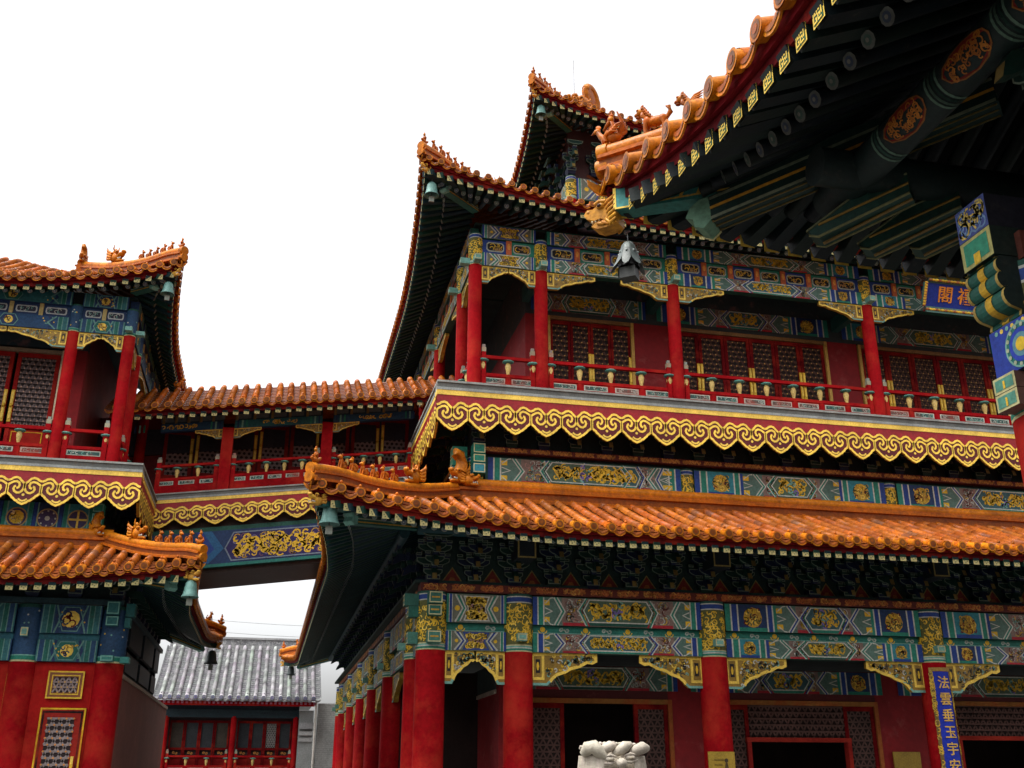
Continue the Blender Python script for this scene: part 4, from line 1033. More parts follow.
    for i, y in enumerate((27.5, 31.5)): column((7.25, y), .15, 13.9, 15.2, T, B, 15.95, -.6, 175+i)
    for fr, pos in ((TS, (7.25, 9.6, 13.9)), (TW, (24.35, 27.5, 31.5))):
        for i in range(2):
            m = MB(); a, b = pos[i]+.14, pos[i+1]-.14; fbox(m, fr, a, b, -.09, .09, 15.2, 15.9, DGREEN); beam_paint(Pan(m, fr, -.092), a, b, 15.22, 15.9, 500+i, True); m.build('painted_beam', 'paint', T, B)
    pe = bracket_mesh('bracket_set', .75, .5, True, 2, .5)
    place_copies(pe, T, B, [(7.25+.7*i, 24.35, 16.02, 0) for i in range(7)]+[(7.25, 25.05+.7*i, 16.02, -pi/2) for i in range(8)])
    R3 = Roof(4.5, 17.15, 19.8, .4, .80, 6.0, .8)
    o3 = roof('top_roof', R3, [(Fr(6.18, 23.25, 1, 0, 0, -1), 20.0, True, False), (Fr(6.18, 23.25, 0, 1, -1, 0), 16.0, True, False)], T, B, .275, .072, .245, 1.07)
    corner_ridge(o3, R3, 6.18, 23.25, 1, 1, 4.4, B, .22, .30, [-.1+.2*i for i in range(6)], .26, 1.25, .52)
    hip_beams(o3, R3, 6.18, 23.25, 1, 1, 1.07, B, .85)
    k = MB()                                                           # big curled ornament on the hip
    x, y = 6.18+2.0, 23.25+2.0; z = R3.z(2., 2., 99, True, False)+.15
    d = V((1, 1, 0)).normalized(); o = V((.7, -.7, 0))*.16
    sp = [(.55*cos(a)*(1-.13*a/pi)+.1, .55*sin(a)*(1-.13*a/pi)) for a in [pi*1.0-pi*i/9*1.0 for i in range(0, 25)]]
    pts = []; C = V((x, y, z+1.0))
    for i in range(30):
        th = -1.9+i*.34; rr = .50-.0150*i; pts.append(tuple(C+d*(rr*cos(th))+V((0, 0, rr*sin(th)))))
    tube(k, pts, [.17-.0042*i for i in range(30)], lambda i, j: jit(TRIM, .12), 10)
    ell(k, tuple(C), (.40, .11, .40), jit(TILE), (1, 1)); ell(k, tuple(C+V((-.25, -.25, -.55))), (.45, .2, .32), jit(TRIM), (1, 1)); ell(k, tuple(C+V((.1, .1, -.75))), (.5, .22, .4), jit(TRIM), (1, 1))
    beast_head(k, (x-.45, y-.45, z+.05), (-1, -1), .62, TRIM)
    k.build('curled_ornament', 'glaze', o3, B)
    k = MB(); tube(k, [(6.18+1.3, 23.25+1.3, 17.9), (6.18+1.3, 23.25+1.3, 20.2)], .012, (.4, .4, .4), 5); k.build('lightning_rod', 'iron', o3, B)

def side_pavilion():
    B = (-7.5, 25.5, 0.)
    T = thing('pavilion', 'smaller blue-painted two-storey pavilion with orange eaves at the left edge, joined to the bridge', 'pavilion', B)
    S = Fr(0, 21, -1, 0, 0, -1); EX = -2.95; Es = Fr(EX, 0, 0, 1, 1, 0)      # a = -x on the front, a = y on the flank
    ZB = -1.7
    m = MB(); fbox(m, Fr(0, 0, 1, 0, 0, -1), -12.5, -2.3, 20.2, 30.2, -2.9, ZB, (.20, .195, .185)); m.build('stone_platform', 'stone', T, B)
    AX = [2.95, 4.45, 7.1, 9.8]; AY = [21, 22.5, 25.1, 27.7, 29.2]
    m = MB(); fbox(m, S, 2.95, 12, .02, .3, ZB, 1.97, (.33, .012, .010)); w = m.build('front_wall', 'lacquer', T, B)
    m = MB(); fbox(m, Es, 21.28, 32.6, -.12, .25, ZB, 1.80, (.17, .055, .038)); fbox(m, Es, 21.28, 32.6, -.15, .25, 1.801, 1.87, (.34, .28, .22)); m.build('flank_wall', 'plaster', T, B)
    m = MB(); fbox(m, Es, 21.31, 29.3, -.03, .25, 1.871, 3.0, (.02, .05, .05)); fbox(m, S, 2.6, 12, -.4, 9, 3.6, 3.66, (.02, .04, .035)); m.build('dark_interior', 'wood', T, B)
    for i, a in enumerate(AX): column((-a, 21.13), .26, ZB, 1.96, T, B, 3.0, 0, 600+i, False)
    for fr, pos in ((S, AX), (Es, AY)):
        for i in range(len(pos)-1):
            m = MB(); a, b = pos[i]+.22, pos[i+1]-.22
            q = DBLUE if fr is S else (.010, .018, .025); fbox(m, fr, a, b, -.08, .1, 1.975, 2.36, q); fbox(m, fr, a, b, -.03, .1, 2.362, 2.478, (.02, .11, .14) if fr is S else q); fbox(m, fr, a, b, -.11, .1, 2.48, 3.0, q)  # flank beams coloured darker than the front ones, shade under the eave painted in
            if fr is S: xuanzi_paint(Pan(m, fr, -.082), a, b, 1.975, 2.36, 610+i, i % 2 == 1); xuanzi_paint(Pan(m, fr, -.112), a, b, 2.48, 3.0, 630+i, i % 2 == 0)
            m.build('painted_beam', 'paint', T, B)
    for fr, a in ((S, 2.95), (Es, 21.0)):
        for z0, z1, d1, c in ((1.97, 2.08, -.36, (.04, .20, .17)), (2.62, 2.80, -.30, (.02, .12, .12)), (2.82, 3.06, -.36, (.02, .12, .12))): beam_head(T, B, fr, a, .11, d1, -.2, z0, z1, c, LGREEN)
    for a in AX[1:3]: beam_head(T, B, S, a, .06, -.26, -.2, 2.40, 2.56, LGREEN)
    m = MB()
    for fr, a0, a1 in ((S, 2.8, 12), (Es, 21, 29.3)): fbox(m, fr, a0, a1, -.15, .1, 3.02, 3.12, (.02, .05, .06)); fbox(m, fr, a0+.1, a1, .05, .15, 3.12, 3.9, (.014, .03, .03))
    m.build('bracket_backboard', 'paint', T, B)
    pa = bracket_mesh('bracket_set', .42, .35, True, 1, .5)
    place_copies(pa, T, B, [(-2.95-.75*i, 21, 3.13, 0) for i in range(7)]+[(EX, 21.7+.75*i, 3.13, pi/2) for i in range(10)])
    # small lattice window and lattice door on the front wall
    m = MB(); fbox(m, S, 3.34, 3.95, -.05, .02, 1.33, 1.80, (.20, .06, .02)); p = Pan(m, S, -.052)
    stroke(p, [(3.345, 1.335), (3.945, 1.335), (3.945, 1.795), (3.345, 1.795)], .028, GOLD, 1, True); stroke(p, [(3.41, 1.40), (3.88, 1.40), (3.88, 1.73), (3.41, 1.73)], .02, GOLD, 1, True)
    o = m.build('lattice_window', 'gild', T, B)
    m = MB(); lattice(Pan(m, S, -.056, .012), 3.44, 3.85, 1.43, 1.70, .105, .030, (.26, .20, .19), (.03, .02, .02), (.014, (.6, .35, .08))); m.build('lattice', 'wood', o, B)
    m = MB(); fbox(m, S, 3.22, 4.0, -.05, .02, ZB, 1.16, (.25, .02, .015)); p = Pan(m, S, -.052)
    stroke(p, [(3.235, ZB), (3.235, 1.145), (3.985, 1.145), (3.985, ZB)], .03, GOLD, 1); stroke(p, [(3.28, ZB), (3.28, 1.09), (3.94, 1.09), (3.94, ZB)], .03, BLACK, 1)
    o = m.build('lattice_door', 'lacquer', T, B)
    m = MB(); lattice(Pan(m, S, -.056, .012), 3.40, 3.86, -.6, .98, .13, .036, (.26, .21, .20), (.03, .02, .02), (.017, (.65, .25, .06))); m.build('lattice', 'wood', o, B)
    m = MB(); fbox(m, S, 3.32, 3.37, -.09, -.053, -.45, .33, LGOLD); fbox(m, S, 3.325, 3.365, -.10, -.091, -.1, .2, GOLD); m.build('door_handle', 'gild', o, B)
    m = MB(); stroke(Pan(m, S, -.0), [(4.66, ZB), (4.66, 1.75)], .03, GOLD, 1); m.build('gilt_edge', 'gild', T, B)
    # lower roof
    R1 = Roof(1.75, 3.38, 4.26, .24, .38, 3.5, .95, 1.6, 1.0)
    o1 = roof('lower_roof', R1, [(Fr(-1.65, 19.7, -1, 0, 0, -1), 9.0, True, False), (Fr(-1.65, 19.7, 0, 1, 1, 0), 10.6, True, True)], T, B, .275, .075, .235, 1.3, .95)
    corner_ridge(o1, R1, -1.65, 19.7, -1, 1, 1.75, B, .20, .26, [.0+.2*i for i in range(4)], .24, 1.05, .36)
    corner_ridge(o1, R1, -1.65, 30.3, -1, -1, 1.75, B, .20, .26, [.1], .26, None)
    hip_beams(o1, R1, -1.65, 19.7, -1, 1, 1.3, B, .9); hip_beams(o1, R1, -1.65, 30.3, -1, -1, 1.3, B, .9)
    k = MB(); ridge(k, [(-3.25-.5*i, 21.44, 4.14) for i in range(16)], .26, .40); ridge(k, [(-3.38, 21.6+.5*i, 4.14) for i in range(15)], .26, .40); k.build('ridge', 'glaze', o1, B)
    k = MB(); owl_ornament(k, (-3.55, 21.38, 4.40), (.7, -.7), .36); k.build('ridge_ornament', 'glaze', o1, B)
    # painted band under the balcony
    Mz = Fr(0, 21.75, -1, 0, 0, -1); Me = Fr(-3.6, 0, 0, 1, 1, 0)
    m = MB(); fbox(m, Mz, 3.6, 12, .02, .3, 4.1, 5.7, (.016, .03, .04)); fbox(m, Me, 22.05, 29, .02, .3, 4.1, 5.7, (.016, .03, .04)); m.build('mezzanine_wall', 'wood', T, B)
    m = MB(); fbox(m, Mz, 3.62, 9, -.05, .018, 4.45, 5.12, DBLUE); p = Pan(m, Mz, -.052)
    for i, u in enumerate((4.0, 4.57, 5.14, 5.7, 6.3, 6.9)):
        rect(p, u-.285, u+.285, 4.45, 5.12, TEAL if i % 2 == 0 else DBLUE, 1)
        for s in (-1, 1): rect(p, u+s*.24-.03, u+s*.24+.03, 4.45, 5.12, GREEN if i % 2 == 0 else BLUE, 2); rect(p, u+s*.19-.012, u+s*.19+.012, 4.45, 5.12, LGREEN, 2)
        disc(p, u, 4.80, .20, (.06, .04, .10), 2, 14); stroke(p, arc(u, 4.80, .19, 0, 2*pi, 16), .025, (.40, .30, .12), 3)
        if i % 3 == 0: stroke(p, [(u-.17, 4.8), (u+.17, 4.8)], .04, LGOLD, 4); stroke(p, [(u, 4.63), (u, 4.97)], .04, LGOLD, 4.5)
        elif i % 3 == 1: disc(p, u, 4.80, .05, WHITE, 4, 8); [disc(p, u+.15*cos(t), 4.8+.15*sin(t), .02, WHITE, 4, 6) for t in [k*.785 for k in range(8)]]
        else: disc(p, u, 4.80, .14, GOLD, 4, 10); curls(p, u-.13, u+.13, 4.67, 4.93, 10, .04, .016, (DRED, DGOLD, (.6, .5, .3)), 5, i)
    for z0, z1 in ((4.45, 4.66), (4.68, 4.90), (4.92, 5.1)): beam_head(T, B, Mz, 3.60, .10, -.30, -.052, z0, z1, GREEN, LGREEN)
    m.build('painted_beam', 'paint', T, B)
    pb = bracket_mesh('bracket_set', .42, .5, False, 1, .5)
    place_copies(pb, T, B, [(-3.7-.6*i, 21.75, 5.14, 0) for i in range(6)]+[(-3.6, 22.2+.6*i, 5.14, pi/2) for i in range(5)])
    m = MB(); fbox(m, Fr(0, 21, -1, 0, 0, -1), 3.11, 12, .305, 2.2, 5.5, 5.83, (.10, .03, .03)); fbox(m, Fr(-2.8, 0, 0, 1, 1, 0), 23.3, 29, .305, 2, 5.5, 5.83, (.1, .03, .03)); bal = m.build('balcony_floor', 'wood', T, B)
    for fr, a0, a1 in ((Fr(-2.8, 21, -1, 0, 0, -1), 0, 9.15), (Fr(-2.8, 21, 0, 1, 1, 0), .3, 7.6)):
        m = MB(); cloud_fascia(m, fr, a0, a1, 5.86, .61, hs=.88); m.build('cloud_scroll_fascia', 'gild', bal, B)
    # upper storey
    U = Fr(0, 21.85, -1, 0, 0, -1); UE = Fr(-3.54, 0, 0, 1, 1, 0); r = .125
    UX = [3.54, 4.68, 7.3, 9.9]; UY = [21.85, 23.0, 25.6, 28.2]
    for i, a in enumerate(UX): column((-a, 21.85), r, 5.84, 8.89, T, B, 9.52, 0, 640+i, False, 18)
    for i, y in enumerate(UY[1:]): column((-3.54, y), r, 5.84, 8.89, T, B, 9.52, .6, 650+i, False, 18)
    for fr, pos in ((U, UX), (UE, UY)):
        for i in range(3):
            m = MB(); a, b = pos[i]+r*.9, pos[i+1]-r*.9
            fbox(m, fr, a, b, -.08, .08, 8.90, 9.20, DBLUE); fbox(m, fr, a, b, -.02, .06, 9.202, 9.488, DBLUE); fbox(m, fr, a, b, -.09, .09, 9.49, 9.80, DBLUE)
            xuanzi_paint(Pan(m, fr, -.082), a, b, 8.90, 9.20, 660+i, i % 2 == 1, True); xuanzi_paint(Pan(m, fr, -.092), a, b, 9.49, 9.80, 670+i, i % 2 == 0, True)
            n = max(2, int(round((b-a)/.55))); w = (b-a)/n; p = Pan(m, fr, -.022)
            for j in range(n):
                u = a+w*(j+.5)
                if j: fbox(m, fr, a+w*j-.04, a+w*j+.04, -.06, -.02, 9.203, 9.487, (.42, .32, .12))
                oc = [(u-w*.32, 9.27), (u+w*.32, 9.27), (u+w*.36, 9.31), (u+w*.36, 9.39), (u+w*.32, 9.43), (u-w*.32, 9.43), (u-w*.36, 9.39), (u-w*.36, 9.31)]
                poly(p, oc, (.42, .44, .44), 1); poly(p, [((x-u)*.86+u, (y-9.35)*.68+9.35) for x, y in oc], (.03, .03, .05), 2); curls(p, u-w*.27, u+w*.27, 9.30, 9.40, 6, .03, .012, (WHITE, LGREEN), 3, j)
            m.build('painted_beam', 'paint', T, B)
            Lq = pos[i+1]-pos[i]-2*r
            for s, c in ((1, pos[i]+r*.97), (-1, pos[i+1]-r*.97)):
                m = MB(); queti(m, fr, c, s, min(1.4, Lq*.5), .36, 8.89, .08); m.build('spandrel_bracket', 'gild', T, B)
            railing(fr, pos[i]+r, pos[i+1]-r, 0., 5.84, .90, T, B, .62)
    for fr, a in ((U, 3.54), (UE, 21.85)): beam_head(T, B, fr, a, .07, -.30, -.12, 8.94, 9.03, LGREEN, None)
    Vs = Fr(0, 22.9, -1, 0, 0, -1)
    m = MB(); fbox(m, Vs, 4.55, 5.0, 0, .2, 5.84, 8.9, WALLRED); fbox(m, Vs, 6.95, 12, 0, .2, 5.84, 8.9, WALLRED); fbox(m, Vs, 4.55, 12, 0, .2, 8.901, 10, (.02, .04, .05)); fbox(m, Fr(-4.55, 0, 0, 1, 1, 0), 23.11, 28.2, 0, .2, 5.84, 10, (.18, .02, .016)); m.build('upper_wall', 'plaster', T, B)
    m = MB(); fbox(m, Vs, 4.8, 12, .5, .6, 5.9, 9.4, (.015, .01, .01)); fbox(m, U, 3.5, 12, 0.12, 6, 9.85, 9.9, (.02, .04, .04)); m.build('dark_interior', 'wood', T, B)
    for j, (a, b, h) in enumerate(((5.08, 5.97, 1), (6.03, 6.92, -1))): door_leaf(Vs, .04, a, b, 5.9, 8.75, T, B, h, .40, .125, (.15, .11, .105), frame=(.30, .014, .012), dots=(.016, (.5, .3, .2)), hz=.56)
    m = MB(); fbox(m, Vs, 5.005, 5.06, -.06, .1, 5.9, 8.85, (.70, .60, .40)); fbox(m, Vs, 5.06, 6.95, -.05, .1, 8.76, 8.84, (.30, .22, .14)); m.build('gilt_door_frame', 'gild', T, B)
    R2 = Roof(4.2, 9.76, 12.15, .3, .72, 4.2, .86, 1.9)
    o2 = roof('upper_roof', R2, [(Fr(-2.86, 21.15, -1, 0, 0, -1), 8.0, True, False), (Fr(-2.86, 21.15, 0, 1, 1, 0), 8.5, True, False)], T, B, .285, .078, .245, .75, .9)
    corner_ridge(o2, R2, -2.86, 21.15, -1, 1, 2.2, B, .22, .30, [-.02+.17*i for i in range(5)], .22, 1.3, .40)
    hip_beams(o2, R2, -2.86, 21.15, -1, 1, .75, B, .8)
    k = MB(); x, y = -2.86-2.2, 21.15+2.2; z = R2.z(2.2, 2.2, 99, True, False)
    ridge(k, [(x, y-.15, z), (x, y+.25, z+.15)], .24, .30); owl_ornament(k, (x, y-.1, z+.25), (0, -1), .34); k.build('gable_ridge', 'glaze', o2, B)

def bridge():
    B = (0., 25.2, 0.)
    T = thing('covered_bridge', 'raised covered footbridge sloping up between the small pavilion and the great one', 'bridge', B)
    SL = .134; F = Fr(0, 24, 1, 0, 0, -1, SL); zt = 6.38
    m = MB(); fbox(m, F, -3.1, 3.2, .305, 2.5, zt-1.86, zt-.06, (.05, .035, .03)); 
    p = Pan(m, F, .12); fbox(m, F, -3.05, 3.15, .122, .30, zt-1.78, zt-.85, DGREEN)
    a, b, v0, v1 = -2.55, 2.9, zt-1.72, zt-1.02
    rect(p, -3.05, 3.15, zt-1.78, zt-.95, DBLUE, 1); rect(p, -3.05, 3.15, zt-1.78, zt-1.71, (.02, .15, .12), 2)
    for s, u in ((1, -1.65), (-1, 2.35)):
        for k, c in ((0, DBLUE), (.16, BLUE), (.30, (.02, .10, .22))): poly(p, [(u-s*(.4-k), zt-.95), (u-s*(.1-k), (v0+v1)/2), (u-s*(.4-k), v0+.03), (u-s*(.2-k), v0+.03), (u+s*(.1+k), (v0+v1)/2), (u-s*(.2-k), zt-.95)], c, 2+k)
        for i in range(7): disc(p, u-s*(.75-.12*i), v0+.1+.5*((i*37) % 10)/10, .024, LGOLD, 4, 6)
    hexp = [(-1.22, (v0+v1)/2), (-1.06, v0+.06), (1.75, v0+.06), (1.95, (v0+v1)/2), (1.75, v1), (-1.06, v1)]
    poly(p, hexp, (.022, .016, .085), 3); stroke(p, hexp, .03, (.16, .20, .26), 4, True)
    dragon(p, -1.0, .2, v0+.10, v1-.05, GOLD, 4, .085, 5); dragon(p, .3, 1.7, v0+.10, v1-.05, GOLD, 4, .085, 8)
    curls(p, -1.05, 1.7, v0+.1, v1-.04, 110, .06, .022, (GOLD, DGOLD, (.16, .13, .24), (.14, .06, .10)), 3.6, 4)
    m.build('bridge_beam', 'paint', T, B)
    m = MB(); cloud_fascia(m, F, -3.0, 3.05, zt, .60, hs=.73); m.build('cloud_scroll_fascia', 'gild', T, B)
    cols = [-3.72, -1.42, .90, 3.2]; G = Fr(0, 24.35, 1, 0, 0, -1, SL)
    zc = 7.76+SL*1.42
    for i, a in enumerate(cols[1:3]):
        x, y, _ = G(a, 0, 0); m = MB(); z0 = zt+SL*a
        fbox(m, Fr(a, 24.35, 1, 0, 0, -1), -.13, .13, -.13, .13, z0, zc+SL*a, RED); m.build('column', 'lacquer', T, B)
    for i in range(3):
        a, b = cols[i]+.13, cols[i+1]-.13; 
        if i == 0: a = -2.95
        if i == 2: b = 3.0
        m = MB(); fbox(m, G, a, b, -.07, .07, zc, zc+.19, DBLUE); fbox(m, G, a, b, -.02, .05, zc+.192, zc+.40, (.02, .04, .06)); fbox(m, G, a, b, -.08, .07, zc+.402, zc+.55, DBLUE)
        p = Pan(m, G, -.072); rect(p, a, b, zc, zc+.19, (.02, .11, .13) if i % 2 else (.016, .06, .12), 1)
        q = (cols[i]+cols[i+1])/2; curls(p, q-.42, q+.42, zc+.05, zc+.15, 16, .035, .02, (LGOLD, GOLD), 2, i)
        for s in (1, -1):
            for k in range(3): rect(p, q+s*(.75+.1*k)-.02, q+s*(.75+.1*k)+.02, zc, zc+.19, (GREEN, LGREEN, DBLUE)[k], 1.5)
        p = Pan(m, G, -.022)
        n = 5
        for j in range(n):
            u = a+(b-a)*(j+.5)/n; rect(p, u-.16, u+.16, zc+.24, zc+.36, (.10, .12, .13), 1)
            u = a+(b-a)*j/n; fbox(m, G, u-.03+.04, u+.03+.04, -.05, -.02, zc+.194, zc+.398, (.22, .14, .05))
        m.build('painted_beam', 'paint', T, B)
        for s, c, ok in ((1, cols[i]+.13, i > 0), (-1, cols[i+1]-.13, i < 2)):
            if ok: m = MB(); queti(m, G, c, s, .62, .22, zc-.01, .08); m.build('spandrel_bracket', 'gild', T, B)
        railing(G, a, b, 0., zt-.02, .78, T, B, .42)
    Wl = Fr(0, 25.6, 1, 0, 0, -1, SL)
    m = MB(); fbox(m, Wl, -5.2, 3.3, 0.06, .2, zt-.6, zc+.9, (.10, .012, .012)); fbox(m, Wl, -5.2, 3.3, -.02, .06, zc-.15, zc+.5, (.03, .03, .04)); m.build('back_wall', 'wood', T, B)
    for i in range(8):
        a = -3.0+.76*i; z0 = zt+SL*(a+.38)+.0
        door_leaf(Fr(0, 25.6, 1, 0, 0, -1), 0., a, a+.72, z0, zc+SL*(a+.38)+.42, T, B, 1 if i % 2 == 0 else -1, .40, .12, (.22, .15, .14), frame=(.16, .012, .012), hz=.72)
    ze = 8.13+SL*1.45
    R = Roof(1.7, ze, ze+1.0, 0, 0, 1, .95)
    a = MB(); fr = Fr(0, 23.45, 1, 0, 0, -1, SL)
    fr2 = Fr(-4.0, 23.45, 1, 0, 0, -1, SL); fr3 = lambda a, d, z: fr2(a, d, z-4.0*SL)
    tile_side(R, fr3, 8.2, False, False, a, .275, .075); o = a.build('tiled_roof', 'glaze', T, B)
    b, c = MB(), MB(); eave_side(R, fr3, 7.4, False, False, b, c, .235, .95, .9); b.build('eave_rafters', 'paint', o, B); c.build('eave_board', 'lacquer', o, B)
    k = MB(); tube(k, [fr3(0, 1.85, R.zt-.16), fr3(8.2, 1.85, R.zt-.16)], .12, lambda i, j: jit(TRIM), 10)
    Rb = MB(); fbox(Rb, Fr(0, 25.2, 1, 0, 0, -1, SL), -3, 3.2, .1, 1.3, ze+.2, ze+.72, TILE); k.build('roll_ridge', 'glaze', o, B); Rb.build('rear_slope', 'glaze', o, B)
    k = MB(); figure(k, fr3(1.25, 1.75, R.zt+.05), (1, 0), .3); k.build('ridge_figure', 'glaze', o, B)

# =====================================================================================================
#                       THE NEAR HALL, the grey house and what stands in the court
# =====================================================================================================
def near_hall():
    B = (12., 0., 0.)
    T = thing('temple_hall', 'near temple hall whose dark upturned eave fills the top right corner', 'temple', B)
    W = Fr(3.1, 8.05, 0, -1, -1, 0); N = Fr(3.1, 8.05, 1, 0, 0, 1); CX, CY = 5.2, 5.7
    R = Roof(5., 5.0, 8.2, .28, .57, 3.3, .5)
    o = roof('tiled_roof', R, [(W, 15., True, False), (N, 18., True, False)], T, B, .38, .090, .24, 2.15, 1.15, True, nr=10, nc=8, nd=18, dm=.09)  # low dm: this eave's shade is put into near-black rafter and sheathing colours
    corner_ridge(o, R, 3.1, 8.05, 1, -1, 4.8, B, .24, .30, [.12, .42, .74, 1.05, 1.4], .32, 2.3, .5, rider=True, t0=-.28, big=True)
    # hip timbers
    SQ = 1/sqrt(2)
    hp = lambda t, z: (3.1+t, 8.05-t, z*1.02)
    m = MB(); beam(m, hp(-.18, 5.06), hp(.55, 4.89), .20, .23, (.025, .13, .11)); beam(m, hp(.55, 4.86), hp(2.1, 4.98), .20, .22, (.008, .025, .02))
    d = (V(hp(-.3, 5.))-V(hp(.5, 4.86))).normalized(); sd = V((SQ, SQ, 0))
    for s in (-1, 1):
        class Q:
            mb = m
            @staticmethod
            def at(u, v, l): return tuple(V(hp(-.18+u*SQ, 5.06-.17*u*.88*SQ/.81))+sd*s*(.10+.003*l)+V((0, 0, v)))
        rect(Q, .0, .30, -.10, .10, (.05, .24, .22), 1); rect(Q, .0, .03, -.115, .115, LGOLD, 2); rect(Q, .03, .30, -.115, -.098, LGOLD, 2)
        for i in range(9):
            u = .34+.085*i; stroke(Q, [(u, .10), (u+.05, .0), (u, -.10)], .03, ((.40, .24, .04), (.03, .12, .12))[i % 2], 2)
        rect(Q, .32, 1.15, -.112, -.095, (.42, .26, .04), 2)
    o2 = m.build('hip_beam', 'paint', T, B)
    m = MB(); d0 = V((-SQ, SQ, 0)); o0 = V(hp(-.17, 4.955)); GL = (.46, .20, .02)
    at = lambda a, b, c: tuple(o0+d0*a+sd*b+V((0, 0, c)))
    sil = [(0, -.13), (.10, -.155), (.20, -.15), (.27, -.11), (.225, -.08), (.15, -.075), (.16, -.045), (.24, -.05), (.315, -.015), (.345, .04), (.31, .085), (.25, .075), (.20, .10), (.14, .15), (.06, .145), (0, .16)]
    prism(m, [at(a, -.085, c) for a, c in sil], sd*.17, GL)
    for s_ in (-1, 1):
        b = .088*s_
        ell(m, at(.16, b, .085), (.045, .03, .035), jit(GL), (-1, 1)); ell(m, at(.165, b*1.3, .082), (.022, .016, .02), (.05, .02, .01), (-1, 1), n=8, m=5)
        tube(m, [at(.10, b, .12), at(.17, b*1.1, .135), at(.22, b, .115)], .022, jit(GL), 7); ell(m, at(.30, b*.7, .055), (.035, .03, .028), jit(GL), (-1, 1))
        for k in range(6):
            z = .125-.05*k; tube(m, [at(.12-.012*k, b, z-.035), at(.06, b*1.15, z-.01), at(.0, b*1.05, z+.035)], [.012, .020, .016], jit(GL, .25), 6)
        for k in range(3): tube(m, [at(.03+.05*k, b, -.14+.01*k), at(.09+.05*k, b*1.1, -.10), at(.11+.04*k, b, -.06)], [.016, .018, .008], jit(GL, .25), 6)
        for k in range(3): ell(m, at(.19+.035*k, b*.8, -.055), (.012, .012, .022), (.6, .5, .3), n=6, m=4)
    ell(m, at(.20, 0, -.06), (.08, .05, .022), (.25, .03, .02), (-1, 1), .1)
    tube(m, [at(.02, 0, .14), at(.03, 0, .24), at(-.0, 0, .30)], [.05, .035, .02], jit(GL), 8)
    m.build('dragon_head', 'glaze', o2, B)
    m = MB()
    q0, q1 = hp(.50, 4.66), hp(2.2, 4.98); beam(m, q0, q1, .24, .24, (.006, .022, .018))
    d = (V(q0)-V(q1)).normalized()
    for o_, col in ((.095, (.10, .12, .08)), (.0, (.40, .20, .02)), (-.10, (.16, .18, .12))):
        for s in (1, -1): beam(m, tuple(V(q0)+sd*s*.122+V((0, 0, o_))), tuple(V(q1)+sd*s*.122+V((0, 0, o_))), .006, .026, col)
    for o_ in (-.09, 0, .09): beam(m, tuple(V(q0)+sd*o_+V((0, 0, -.122))), tuple(V(q1)+sd*o_+V((0, 0, -.122))), .024, .006, (.14, .10, .03), sd)
    prism(m, [tuple(V(q0)+sd*.12+d*x+V((0, 0, y))) for x, y in ((0, .12), (0, -.12), (.08, -.17), (.16, -.12), (.17, -.04), (.24, .0), (.20, .08), (.10, .13))], -sd*.24, (.10, .20, .13))
    stroke_pts = [(0, -.12), (.08, -.17), (.16, -.12), (.17, -.04), (.24, .0), (.20, .08), (.10, .13)]
    tube(m, [tuple(V(q0)+sd*.125+d*x+V((0, 0, y))) for x, y in stroke_pts], .012, (.40, .38, .18), 5)
    m.build('hip_beam', 'paint', T, B)
    # slanting corner brackets with pointed ends
    dd = V((-SQ, SQ, 0)); m = MB()
    for (x, y, z, ln) in ((4.20, 7.00, 4.30, .85), (4.70, 7.05, 4.27, .85), (5.15, 7.0, 4.30, .8)):
        q = V((x, y, z)); s1 = V((SQ, SQ, 0)); pr = [(0, .0), (-.02, -.05), (-.09, -.08), (-ln, .10), (-ln, .28), (-.42, .215), (-.20, .10)]
        prism(m, [tuple(q+dd*a+s1*.10+V((0, 0, b))) for a, b in pr], -s1*.20, (.008, .034, .025))
        for s in (1, -1):
            tube(m, [tuple(q+dd*a+s1*.103*s+V((0, 0, b))) for a, b in pr[:4]], .012, (.12, .12, .05), 5); tube(m, [tuple(q+dd*a+s1*.103*s+V((0, 0, b))) for a, b in pr[4:]+pr[:1]], .010, (.09, .10, .05), 5)
            tube(m, [tuple(q+dd*-.1+s1*.103*s+V((0, 0, .03))), tuple(q+dd*-ln+s1*.103*s+V((0, 0, .19)))], .012, (.20, .12, .02), 5)
        beam(m, tuple(q+dd*-.10+V((0, 0, -.10))), tuple(q+dd*-ln+V((0, 0, .095))), .03, .012, (.16, .10, .025))
        for a in (-.42, -.75): ell(m, tuple(q+dd*a+V((0, 0, .28))), (.06, .10, .05), (.01, .05, .035), (-1, 1)); ell(m, tuple(q+dd*(a+.09)+V((0, 0, .27))), (.035, .035, .035), (.30, .24, .10), n=8, m=5)
    m.build('corner_bracket', 'paint', T, B)
    # eave purlins with red and gold medallions
    m = MB()
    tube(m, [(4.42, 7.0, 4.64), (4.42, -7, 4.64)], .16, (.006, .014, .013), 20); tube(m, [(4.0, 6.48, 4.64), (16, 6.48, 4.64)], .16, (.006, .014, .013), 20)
    class HP:
        mb = m
        @staticmethod
        def at(u, v, l):
            a = radians(205)+v/.16; r = .162+.003*l
            return (4.42+r*cos(a), u, 4.64+r*sin(a))
    for yc in (5.66, 4.92, 4.18, 3.44):
        n = 12; lens = [(yc+.25*cos(t), .13*sin(t)*(1 if sin(t) > 0 else .8)) for t in [2*pi*k/n for k in range(n)]]
        poly(HP, lens, (.13, .008, .004), 1); stroke(HP, lens, .012, (.16, .06, .01), 2, True)
        curls(HP, yc-.19, yc+.19, -.07, .09, 60, .02, .010, ((.30, .11, .012), (.22, .07, .008)), 2, int(yc*10))
        for s in (-1, 1):
            for k, c in ((.31, (.06, .11, .08)), (.35, (.012, .04, .03)), (.39, (.06, .11, .08))): stroke(HP, [(yc+s*k, v*.05) for v in range(-5, 6)], .022, c, 1)
    m.build('eave_purlin', 'paint', T, B)
